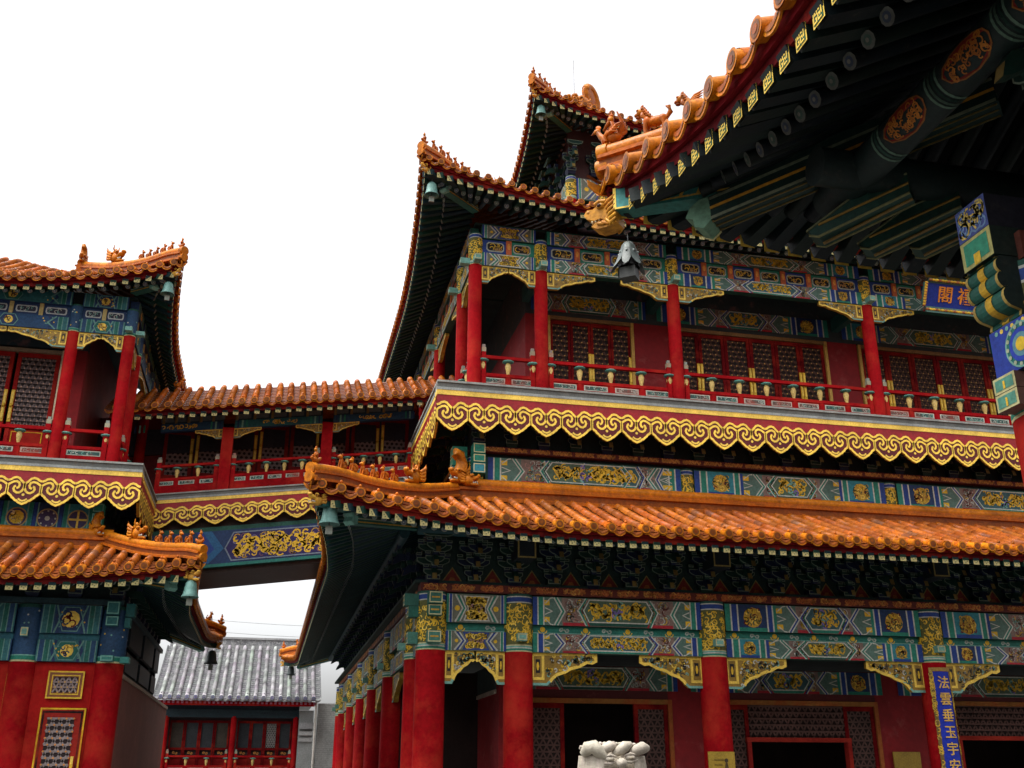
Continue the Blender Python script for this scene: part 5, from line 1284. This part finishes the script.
    # brackets on both sides of the corner
    pa = bracket_mesh('bracket_set', .95, .75, True, 3, .85); pb = bracket_mesh('bracket_set', .95, .75, False, 3, .85)
    spots = [(CX, CY-.95*(i+1), 3.70, -pi/2) for i in range(7)] + [(CX+.95*(i+1), CY, 3.70, pi) for i in range(9)]
    place_copies(pa, T, B, spots[0::2]); place_copies(pb, T, B, spots[1::2])
    # corner column, beams and their painted ends
    column((CX, CY), .33, -1.7, 2.30, T, B, 3.40, 1.2, 900)
    for i in range(2): column((CX, CY-3.6*(i+1)), .33, -1.7, 2.30, T, B, 3.40, 1.2, 901+i)
    for i in range(3): column((CX+4.0*(i+1), CY), .33, -1.7, 2.30, T, B, 3.40, 2.6, 911+i)
    Wf = Fr(CX, 0, 0, -1, -1, 0); Nf = Fr(0, CY, 1, 0, 0, 1)
    m = MB()
    for fr, a0, a1 in ((Wf, -CY+.33, 8), (Nf, CX+.33, 18)):
        fbox(m, fr, a0, a1, -.15, .15, 2.32, 2.70, DGREEN); fbox(m, fr, a0, a1, -.18, .18, 2.84, 3.40, DGREEN); fbox(m, fr, a0, a1, -.05, .05, 2.702, 2.838, DGREEN)
        for j in range(3 if fr is Wf else 4):
            u0 = a0+j*3.6 if fr is Wf else a0+4*j; u1 = u0+(2.94 if fr is Wf else 3.34)
            beam_paint(Pan(m, fr, -.152), u0, u1, 2.32, 2.70, 70+j, j % 2 == 0); beam_paint(Pan(m, fr, -.182), u0, u1, 2.84, 3.40, 90+j, j % 2 == 1)
        fbox(m, fr, a0-.6, a1, -.22, .22, 3.41, 3.62, (.10, .03, .02))
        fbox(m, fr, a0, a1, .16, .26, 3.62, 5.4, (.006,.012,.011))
    m.build('painted_beam', 'paint', T, B)
    # the beam ends at the corner, facing west
    XB = 4.74
    m = MB(); Wb = Fr(XB, 0, 0, 1, -1, 0)          # a = y
    a0, a1 = 5.535, 5.865
    fbox(m, Wb, a0, a1, 0, .6, 3.67, 3.93, (.014, .014, .02)); p = Pan(m, Wb, -.001, .003)
    rect(p, a0, a1, 3.672, 3.928, (.05, .07, .22), 1); curls(p, a0+.02, a1-.02, 3.69, 3.91, 26, .045, .016, ((.40, .32, .10), (.12, .20, .35), (.5, .36, .08)), 2, 9)
    fbox(m, Wb, a0, a1, 0.002, .6, 3.44, 3.667, (.012, .02, .016)); rect(p, a0, a1, 3.44, 3.667, (.36, .34, .12), 1); rect(p, a0+.035, a1-.035, 3.47, 3.64, (.03, .22, .13), 2)
    rect(p, (a0+a1)/2-.035, (a0+a1)/2+.035, 3.445, 3.53, GOLD, 3)
    m.build('beam_head', 'paint', T, B)
    m = MB(); yc = (a0+a1)/2
    pr = [(.6, 3.43), (.03, 3.43), (.0, 3.41)]
    for zc, xo, r in ((3.355, .06, .065), (3.245, .06, .072), (3.12, .10, .085)): pr += [(XB_+xo+r*cos(t)*-1, zc+r*sin(t)) for XB_ in (0,) for t in [radians(62)-radians(124)*k/6 for k in range(7)]]
    pr += [(.14, 3.02), (.13, 2.985), (.16, 2.96), (.20, 2.975), (.22, 2.945), (.27, 2.935), (.30, 2.96), (.36, 2.955), (.42, 2.99), (.6, 3.0)]
    prism(m, [(XB+x, a0, z) for x, z in pr], (0, a1-a0, 0), (.012, .02, .018), (.016, .085, .062))
    for y0, y1, c in ((yc-.035, yc+.035, (.48, .29, .025)), (a0-.004, a0+.022, (.34, .24, .06)), (a1-.022, a1+.004, (.34, .24, .06))):
        q = [(x-.006, z) for x, z in pr[2:-1]]
        for k in range(len(q)-1): m.face([(XB+q[k][0], y0, q[k][1]), (XB+q[k][0], y1, q[k][1]), (XB+q[k+1][0], y1, q[k+1][1]), (XB+q[k+1][0], y0, q[k+1][1])], c)
    m.build('carved_beam_head', 'paint', T, B)
    m = MB()
    # blue carved board with a gold roundel, under the fist-shaped end
    fbox(m, Wb, 5.20, 5.80, .06, .22, 2.58, 2.93, (.012, .02, .06)); p = Pan(m, Wb, .058, .003)
    rect(p, 5.20, 5.80, 2.58, 2.93, (.015, .04, .28), 1); c = (5.50, 2.74)
    disc(p, *c, .155, (.02, .16, .14), 2, 24); stroke(p, arc(*c, .155, 0, 6.283, 24), .014, LGREEN, 3); disc(p, *c, .12, (.02, .05, .40), 3, 24); disc(p, *c, .085, (.10, .25, .30), 4, 20); disc(p, *c, .05, (.75, .50, .03), 5, 16)
    for k in range(14): t = k*.4488; disc(p, c[0]+.137*cos(t), c[1]+.137*sin(t), .016, (.40, .45, .30), 4, 6)
    for k in range(10): disc(p, 5.23+.055*k, 2.90, .018, LGREEN if k % 2 else LGOLD, 2, 6)
    m.build('painted_board', 'paint', T, B)
    m = MB()
    for z0, z1 in ((2.46, 2.575), (2.335, 2.455)):
        fbox(m, Wb, 5.58, 5.80, .02, .40, z0, z1, (.10, .05, .04)); p = Pan(m, Wb, .019, .003); rect(p, 5.58, 5.80, z0, z1, (.45, .42, .20), 1); rect(p, 5.60, 5.78, z0+.018, z1-.018, (.08, .25, .18), 2); rect(p, 5.68, 5.70, z0+.02, z1-.04, GOLD, 3)
    m.build('beam_head', 'paint', T, B)
    # body
    m = MB(); fbox(m, Fr(0, 0, 1, 0, 0, -1), 7.0, 24, -7.5, 3.9, -1.7, 5.2, WALLRED); m.build('wall', 'plaster', T, B)
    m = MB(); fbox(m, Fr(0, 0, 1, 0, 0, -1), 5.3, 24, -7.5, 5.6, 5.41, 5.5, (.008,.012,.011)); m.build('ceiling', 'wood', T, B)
    m = MB(); fbox(m, Fr(0, 0, 1, 0, 0, -1), 3.0, 25, -9, 7.7, -2.9, -1.7, (.15, .145, .135)); m.build('stone_platform', 'stone', T, B)
    m = MB(); x0, x1, y0, y1 = 8.1, 24., -12., 3.05; zr, zt = 8.15, 12.6
    m.face([(x0, y0, zr), (x0, y1, zr), (x0+3.4, y1-3.4, zt), (x0+3.4, y0+3.4, zt)], TILE); m.face([(x0, y1, zr), (x1, y1, zr), (x1-3.4, y1-3.4, zt), (x0+3.4, y1-3.4, zt)], TILE)
    m.face([(x1, y0, zr), (x0, y0, zr), (x0+3.4, y0+3.4, zt), (x1-3.4, y0+3.4, zt)], TILE); m.face([(x1, y1, zr), (x1, y0, zr), (x1-3.4, y0+3.4, zt), (x1-3.4, y1-3.4, zt)], TILE); m.face([(x0+3.4, y0+3.4, zt), (x0+3.4, y1-3.4, zt), (x1-3.4, y1-3.4, zt), (x1-3.4, y0+3.4, zt)], TILE)
    ridge(m, [(x0+3.4, y1-3.4-.5*i, zt) for i in range(18)], .4, .7); m.build('upper_roof_slopes', 'glaze', o, B)

def grey_house():
    B = (-1.2, 49., 0.)
    T = thing('house', 'low house with a grey clay-tile roof and red latticed front behind the passage', 'house', B)
    ctile = ((.31, .31, .31), (.07, .07, .075), (.20, .19, .20), (.15, .13, .14))
    R = Roof(4.0, 3.05, 5.55, 0, 0, 1, .8)
    a = MB(); fr = Fr(-4.45, 46, 1, 0, 0, -1)
    tile_side(R, fr, 6.5, False, False, a, .335, .085, ctile); o = a.build('grey_tiled_roof', 'greytile', T, B)
    m = MB(); 
    for k, (w, z0, z1, c) in enumerate(((.20, 5.45, 5.62, (.30, .30, .30)), (.13, 5.622, 5.88, (.22, .22, .23)), (.19, 5.882, 5.97, (.34, .34, .34)))): fbox(m, Fr(0, 50.2, 1, 0, 0, -1), -4.5, 2.1, -w, w, z0, z1, c)
    p = Pan(m, Fr(0, 50.2, 1, 0, 0, -1), -.132)
    for i in range(16): curls(p, -4.4+.4*i, -4.05+.4*i, 5.64, 5.86, 5, .08, .03, ((.50, .50, .50), (.40, .40, .40)), 1, i)
    m.build('ridge', 'stone', o, B)
    m = MB(); fbox(m, Fr(0, 50.5, 1, 0, 0, -1), -4.4, 2, .1, 3, 3, 5.3, (.3, .3, .3)); m.build('rear_slope', 'greytile', o, B)
    m = MB()
    fbox(m, fr, 0, 6.4, .12, .25, 2.74, 2.92, RED)
    for i in range(36): fbox(m, fr, .1+.178*i, .19+.178*i, .06, .9, 2.80, 2.90, (.30, .10, .14)); 
    m.build('eave_rafters', 'lacquer', o, B)
    F = Fr(0, 47, 1, 0, 0, -1)
    m = MB(); fbox(m, F, -4.4, 1.35, -.1, .1, 2.30, 2.62, (.02, .04, .05)); fbox(m, F, -4.4, 1.35, -.06, .1, 2.62, 2.95, (.012, .02, .03)); m.build('painted_beam', 'paint', T, B)
    m = MB(); fbox(m, F, -4.4, 1.4, .55, .8, -2.9, 2.5, (.05, .03, .03)); fbox(m, F, -4.4, -4.2, .1, 4, -2.9, 2.9, GREY); fbox(m, F, 1.36, 1.95, -.5, 4, -2.9, 2.6, (.24, .25, .24)); fbox(m, F, 1.38, 1.97, -.58, -.1, 1.35, 1.5, (.34, .34, .33)); fbox(m, F, 1.38, 1.97, -.64, -.1, 1.6, 1.75, (.36, .36, .35)); fbox(m, F, 1.38, 1.97, -.7, -.1, 1.85, 2.1, (.26, .26, .26)); m.build('brick_wall', 'brick', T, B)
    for x in (-4.05, -1.32, 1.24): column((x, 47), .12, -2.9, 2.35, T, B, None, n=14)
    k = 0
    for a0, a1, n in ((-3.9, -1.48, 4), (-1.16, 1.1, 4)):
        w = (a1-a0)/n
        for j in range(n):
            m = MB(); u0, u1 = a0+w*j, a0+w*(j+1)
            fbox(m, F, u0+.005, u0+.07, .40, .48, -2.9, 2.2, DRED); fbox(m, F, u1-.07, u1-.005, .40, .48, -2.9, 2.2, DRED)
            for z in (1.02, .70, 2.1): fbox(m, F, u0+.071, u1-.071, .40, .48, z, z+.09, DRED)
            fbox(m, F, u0+.07, u1-.07,   .43, .47, -2.9, .70, (.22, .012, .012))
            d = m.build('lattice_door', 'lacquer', T, B)
            m = MB(); rect(Pan(m, F, .46), u0+.07, u1-.07, 1.11, 2.1, (.04, .045, .05) if (j+k) % 3 else (.06, .05, .04), 0)
            if k and j == 2: lattice(Pan(m, F, .44), u0+.09, u1-.09, 1.12, 2.08, .10, .02, (.28, .27, .25), (.05, .05, .05))
            m.build('pane', 'wood', d, B)
            m = MB(); p = Pan(m, F, .398); stroke(p, spiral((u0+u1)/2-.06, .90, .06, 0, 1, 6)+spiral((u0+u1)/2+.06, .90, .06, 3, 1, 6), .03, (.5, .2, .04), 1); m.build('gilt_crest', 'gild', d, B)
        k += 1
        railing(F, a0-.02, a1+.02, 0., -.15, .95, T, B, .8)
    m = MB(); fbox(m, Fr(0, 0, 1, 0, 0, -1), -5.5, 2.4, 46.0, 51, -2.95, -2.6, (.3, .3, .29)); m.build('stone_step', 'stone', T, B)

def court():
    # the wall and the pipe right of the grey house
    m = MB(); fbox(m, Fr(0, 46.6, 1, 0, 0, -1), 2.12, 6, 0, .4, -2.9, 2.9, (.33, .33, .31))
    p = Pan(m, Fr(0, 46.6, 1, 0, 0, -1), -.001)
    for i in range(70):
        z = -2.9+.083*i; rect(p, 2.12, 6, z, z+.010, (.22, .22, .21), 1)
    w = m.build('brick_wall', 'brick', None, (4., 46.8, 0.)); tag(w, 'plain grey brick wall between the grey-roofed house and the red columns', 'wall')
    m = MB(); tube(m, [(2.02, 46.2, 3.0), (2.02, 46.25, 2.7), (2.02, 46.3, -2.9)], .05, (.55, .52, .46), 8)
    for z in (-1.5, .4, 2.2): tube(m, [(2.02, 46.27, z), (2.02, 46.27, z+.07)], .065, (.35, .34, .30), 8)
    d = m.build('drain_pipe', 'iron', None, (2.02, 46.25, 0.)); tag(d, 'thin pale drain pipe down the end of the grey-roofed house', 'pipe')
    m = MB()
    for z in (8.3, 8.9):
        tube(m, [(-14+1.2*i, 58, z-.9*sin(pi*i/24)+.02*i*0-i*.03) for i in range(25)], .012, (.25, .25, .25), 5)
        c = m.build('overhead_cable', 'iron', None, (0, 58, 0)); tag(c, 'faint %s overhead cable crossing the white gap under the bridge' % ('lower' if z < 8.5 else 'upper'), 'cable', 'overhead cables'); m = MB()
    # ground
    m = MB(); m.face([(-400, -400, -2.9), (400, -400, -2.9), (400, 600, -2.9), (-400, 600, -2.9)], (.09, .087, .08)); g = m.build('ground', 'stone', None); g['kind'] = 'structure'

def added_west_hall():
    # unseen hall left of the frame, added to block low western sky light
    B = (-16., 0., 0.)
    T = thing('added_side_hall', 'long unseen side hall with a grey tiled roof, added west of the court to shade it', 'temple', B)
    F = Fr(-12, 0, 0, 1, 1, 0)
    m = MB(); fbox(m, F, -22, 17, 0, 8, -2.9, 2.6, WALLRED); m.build('wall', 'plaster', T, B)
    m = MB(); fbox(m, F, -22.3, 17.3, -.5, 8.5, -2.95, -2.4, (.20, .20, .19)); m.build('stone_step', 'stone', T, B)
    for i in range(11): column((-11.2, -21.5+3.8*i), .2, -2.4, 2.3, T, B, 2.8, pi/2, 950+i, False)
    m = MB(); fbox(m, F, -22, 17, -1.0, -.6, 2.3, 2.8, DBLUE); m.build('painted_beam', 'paint', T, B)
    R = Roof(5.2, 2.95, 5.8, 0, 0, 1, .75); a = MB()
    tile_side(R, Fr(-10.4, -22.6, 0, 1, 1, 0), 40.2, False, False, a, .335, .085, ((.25, .25, .25), (.04, .04, .045), (.22, .22, .22), (.15, .13, .14)), 1.0)
    a.face([(-15.6, -22.6, 5.78), (-15.6, 17.6, 5.78), (-20.8, 17.6, 2.9), (-20.8, -22.6, 2.9)], (.2, .2, .2)); a.build('grey_tiled_roof', 'greytile', T, B)

def lion():
    B = (4.52, 14., 0.)
    T = thing('stone_lion', 'pale carved stone lion with curled brows in front of the dark doorway', 'statue', B)
    x, y = 4.52, 14.; c = (.38, .335, .27)
    m = MB()
    for w, z0, z1 in ((.70, -2.9, -2.55), (.62, -2.549, -2.4), (.52, -2.399, -1.75), (.62, -1.749, -1.6), (.68, -1.599, -1.45)): fbox(m, Fr(x, y, 1, 0, 0, -1), -w, w, -w, w, z0, z1, c)
    m.build('pedestal', 'marble', T, B)
    m = MB(); J = lambda: jit(c, .06); f = (-.25, -1)
    ell(m, (x, y+.25, -.85), (.50, .42, .55), J(), f); ell(m, (x, y-.05, -.45), (.38, .42, .55), J(), f)
    for s in (-1, 1):
        tube(m, [(x+.28*s, y-.30, -.5), (x+.29*s, y-.42, -1.0), (x+.29*s, y-.45, -1.42)], [.16, .13, .14], J(), 10); ell(m, (x+.29*s, y-.53, -1.38), (.17, .14, .09), J(), f); ell(m, (x+.40*s, y+.2, -1.2), (.34, .16, .26), J(), f)
    m.build('body', 'marble', T, B)
    h = MB(); R_ = lambda pts, r: tube(h, [(x+a, y+b, c_) for a, b, c_ in pts], r, J(), 10)
    cd = (.26, .22, .16)
    ell(h, (x, y+.02, -.05), (.36, .42, .36), cd, f, n=20, m=12)
    ell(h, (x+.02, y-.34, -.08), (.16, .20, .13), J(), f, n=12, m=8)       # muzzle
    ell(h, (x+.02, y-.44, .155), (.085, .075, .07), J(), f)                # nose
    for a, c_ in ((-.13, .205), (.15, .225)):                              # eyes under heavy lids
        ell(h, (x+a, y-.40, c_), (.05, .07, .04), J(), f); ell(h, (x+a, y-.435, c_-.005), (.025, .04, .022), cd, f)
        R_(((a-.11, -.38, c_-.05), (a, -.43, c_-.055), (a+.10, -.39, c_-.03)), [.012, .022, .012]); R_(((a-.11, -.38, c_+.01), (a, -.43, c_+.05), (a+.10, -.39, c_+.03)), [.012, .020, .012])
    # twisted brow rolls laid side by side across the top
    R_(((-.43, -.22, .27), (-.39, -.29, .34), (-.32, -.34, .355), (-.25, -.37, .29), (-.15, -.38, .21)), [.055, .09, .095, .085, .035])
    R_(((-.25, -.32, .285), (-.18, -.36, .33), (-.10, -.36, .37), (-.03, -.31, .375)), [.035, .068, .068, .035])
    R_(((-.06, -.34, .265), (.02, -.38, .31), (.10, -.38, .365), (.19, -.32, .395)), [.035, .07, .072, .035])
    R_(((.17, -.34, .275), (.25, -.38, .315), (.34, -.37, .35), (.43, -.29, .345)), [.035, .072, .078, .045])
    rn = random.Random(4)
    for i in range(110):                                                    # tight curls behind the brows
        a = -.36+.72*rn.random(); ell(h, (x+a, y-.27+.45*rn.random(), .395+.02*rn.random()-.10*(a/.43)**4), (.026, .026, .022), jit(c, .12), n=6, m=4)
    for i in range(60):                                                     # combed mane at the sides
        s_ = -1 if i % 2 else 1; q = (i//2)/29; w0 = .20+.25*q
        R_(((s_*w0, -.38+.28*q*q, .25), (s_*(w0+.02), -.41+.30*q*q, .08), (s_*(w0+.03), -.40+.30*q*q, -.15), (s_*(w0+.02), -.3+.3*q, -.45)), [.010, .014, .014, .010])
    h.build('head', 'marble', T, B)

def signs():
    # name board hung under the middle eave
    B = (16.25, 20.3, 14.1)
    T = thing('name_board', 'blue name board with gold characters hung under the eave, half hidden by a beam end', 'sign', B)
    tl = .42
    O = V((16.25, 20.28, 11.20)); u = V((1, 0, 0)); v = V((0, -sin(tl), cos(tl))); n = V((0, -cos(tl), -sin(tl)))
    class Q:
        mb = None
        @staticmethod
        def at(a, b, l): return tuple(O+u*a+v*b+n*(.004*l))
    m = MB(); Q.mb = m
    w, h = 1.08, .29
    m.hexa([tuple(O+u*a+v*b+n*k) for k in (-.08, 0.) for a, b in ((-w, -h), (w, -h), (w, h), (-w, h))], (.02, .04, .32)); rect(Q, -w, w, -h, h, (.012, .03, .24), 1); m.build('board', 'paint', T, B)
    m = MB(); Q.mb = m
    for a0, b0, a1, b1, fl in ((-w, -h, w, -h, 1), (-w, h, w, h, 1), (-w, -h, -w, h, 0), (w, -h, w, h, 0)):
        o = (0, .15 if b0 > 0 else -.15) if fl else ((.15 if a0 > 0 else -.15), 0)
        P = [Q.at(a0, b0, 1), Q.at(a1, b1, 1), tuple(V(Q.at(a1+o[0], b1+o[1], 0))+n*.10), tuple(V(Q.at(a0+o[0], b0+o[1], 0))+n*.10)]
        prism(m, P, -n*.05, (.05, .12, .10))
        for i in range(26):
            t = (i+.5)/26; c = V(P[0])*(1-t)*.5+V(P[1])*t*.5+V(P[3])*(1-t)*.5+V(P[2])*t*.5; ell(m, tuple(c+n*.008), (.055, .035, .035), jit(GOLD if i % 3 else (.35, .12, .04), .2), (1, .3*sin(i*2)), n=7, m=5)
    m.build('carved_frame', 'gild', T, B)
    R4 = Matrix(((u.x, v.x, n.x, O.x), (u.y, v.y, n.y, O.y), (u.z, v.z, n.z, O.z), (0, 0, 0, 1)))
    R4 = Matrix(((1, 0, 0, O.x-.56), (0, v.y, n.y, O.y+n.y*.012), (0, v.z, n.z, O.z+n.z*.012), (0, 0, 0, 1)))
    glyphs('\u95a3\u798f\u842c', .44, R4, (.72, .24, .02), 'gild', 'character', T, B, False, .56)
    # couplet board on the column
    B = (13.67, 19.66, 1.4)
    T = thing('couplet_board', 'tall blue board with a column of gold characters hung on a red column', 'sign', B)
    m = MB(); cx, cy, Rr = 13.66, 20.0, .33; rows = []
    for z in [-1.3+3.34*i/8 for i in range(9)]: rows.append([(cx+Rr*sin(t), cy-Rr*cos(t), z) for t in [-.62+1.24*k/8 for k in range(9)]])
    m.grid(rows, (.012, .03, .36)); m.build('board', 'paint', T, B)
    m = MB()
    for s in (-1, 1):
        t = .70*s; rows = [[(cx+(Rr+.01)*sin(t+q), cy-(Rr+.01)*cos(t+q), z) for q in (-.11, .11)] for z in (-1.3, 2.1)]; m.grid(rows, (.16, .10, .02))
        class Q2:
            mb = m
            @staticmethod
            def at(a, b, l, s=s): t = .70*s+a/.34; return (cx+(Rr+.012+.004*l)*sin(t), cy-(Rr+.012+.004*l)*cos(t), b)
        curls(Q2, -.035, .035, -1.3, 2.08, 90, .035, .016, (GOLD, (.45, .30, .05)), 1, 3)
    rows = [[(cx+(Rr+.01)*sin(t), cy-(Rr+.01)*cos(t), z) for t in [-.8+1.6*k/8 for k in range(9)]] for z in (2.045, 2.12)]; m.grid(rows, (.30, .18, .04))
    m.build('carved_frame', 'gild', T, B)
    M4 = Matrix(((1, 0, 0, cx), (0, 0, -1, cy-Rr-.004), (0, 1, 0, 1.80), (0, 0, 0, 1)))
    glyphs('\u6cd5\u96f2\u5782\u7389\u5b87\u5b89\u96b1\u8af8', .27, M4, (.70, .42, .08), 'gild', 'character', T, B, True, .325, .006)
    # two yellow notices
    for i, (x, y, w, lab) in enumerate(((8.60, 19.68, .27, 'yellow notice fixed to the red column right of the stone lion'), (12.56, 21.70, .33, 'yellow notice on the red wall left of the blue couplet board'))):
        if i: x = 13.87-.0; x = 13.88
        m = MB()
        fr = Fr(x, y, 1, 0, 0, -1); zt_ = .44 if i == 0 else .50
        fbox(m, fr, -w, w, -.03, .0, zt_-1.0, zt_, (.34, .22, .03)); p = Pan(m, fr, -.031)
        o = m.build('notice', 'gild', None, (x, y, E+zt_-.5)); tag(o, lab, 'notice', 'yellow notices')
        if i == 0:
            m = MB(); p = Pan(m, fr, -.034)
            rect(p, -.16, .06, zt_-.16, zt_-.13, (.20, .13, .02), 1); rect(p, -.16, .0, zt_-.25, zt_-.22, (.20, .13, .02), 1); disc(p, .09, zt_-.16, .04, (.06, .04, .02), 1, 8); poly(p, [(.04, zt_-.36), (.14, zt_-.36), (.11, zt_-.20), (.07, zt_-.20)], (.08, .05, .02), 1)
            q = m.build('printed_marks', 'paint', o, (x, y, E+zt_-.5)); 

great_pavilion(); side_pavilion(); bridge(); near_hall(); grey_house(); court(); added_west_hall(); lion(); signs()
G_ = 'wind bells on the roof corners'
bell('wind_bell', (.80, 17.85, 4.56), .40, 'green wind bell at the corner of the great pavilion lowest eave', G_)
bell('wind_bell', (2.66, 19.75, 12.45), .36, 'green wind bell at the corner of the great pavilion middle eave', G_)
bell('wind_bell', (6.08, 23.15, 17.45), .36, 'green wind bell at the corner of the topmost eave', G_)
bell('wind_bell', (-2.78, 21.07, 10.02), .32, 'bluish wind bell under the upper eave of the left pavilion', G_)
bell('wind_bell', (-1.52, 19.57, 3.42), .34, 'green wind bell under the lower eave of the left pavilion', G_)
bell('wind_bell', (-1.60, 30.2, 3.35), .40, 'small dark wind bell hanging before the grey tiled roof', G_, col=(.03, .04, .04))
bell('wind_bell', (.85, 45.2, 4.40), .40, 'small dark wind bell at the far corner of the great pavilion eave', G_, col=(.03, .04, .04))
bell('wind_bell', (2.98, 8.17, 4.80), .27, 'large petal-edged grey bell hanging from the near hall roof corner', G_, True)

# ---------------------------------------------------------------- light, sky and camera
SUN_EL, SUN_AZ = 68., 255.      # degrees; the sun is high on the left, veiled
w = bpy.data.worlds.new('World'); SC.world = w; w.use_nodes = True
nt = w.node_tree; bg = nt.nodes['Background']
sky = nt.nodes.new('ShaderNodeTexSky'); sky.sky_type = 'NISHITA'; sky.sun_disc = False
sky.sun_elevation = radians(SUN_EL); sky.sun_rotation = radians(SUN_AZ); sky.dust_density = 6.; sky.air_density = 1.; sky.ozone_density = 1.
hs = nt.nodes.new('ShaderNodeHueSaturation'); hs.inputs['Saturation'].default_value = .12; hs.inputs['Value'].default_value = 1.
nt.links.new(sky.outputs[0], hs.inputs['Color']); nt.links.new(hs.outputs[0], bg.inputs['Color']); bg.inputs['Strength'].default_value = .15
sl = bpy.data.lights.new('Sun', 'SUN'); sl.energy = .5; sl.angle = radians(18); sl.color = (1., .96, .90)
so = bpy.data.objects.new('Sun', sl); COL.objects.link(so)
az = radians(SUN_AZ); el = radians(SUN_EL); so.rotation_euler = (-V((sin(az)*cos(el), cos(az)*cos(el), sin(el)))).to_track_quat('-Z', 'Y').to_euler()
so.location = (-10, -20, 40)
cam = bpy.data.cameras.new('Camera'); cam.sensor_width = 36.; cam.lens = 36.*1030/1024; cam.clip_end = 2000; cam.clip_start = .05
co = bpy.data.objects.new('Camera', cam); COL.objects.link(co); co.location = (0, 0, E)
pi_, ya = radians(20.84), radians(12.8)
co.rotation_euler = V((sin(ya)*cos(pi_), cos(ya)*cos(pi_), sin(pi_))).to_track_quat('-Z', 'Y').to_euler()
SC.camera = co
SC.view_settings.view_transform = 'Standard'; SC.view_settings.look = 'None'; SC.view_settings.exposure = 1.42; SC.view_settings.gamma = 1.
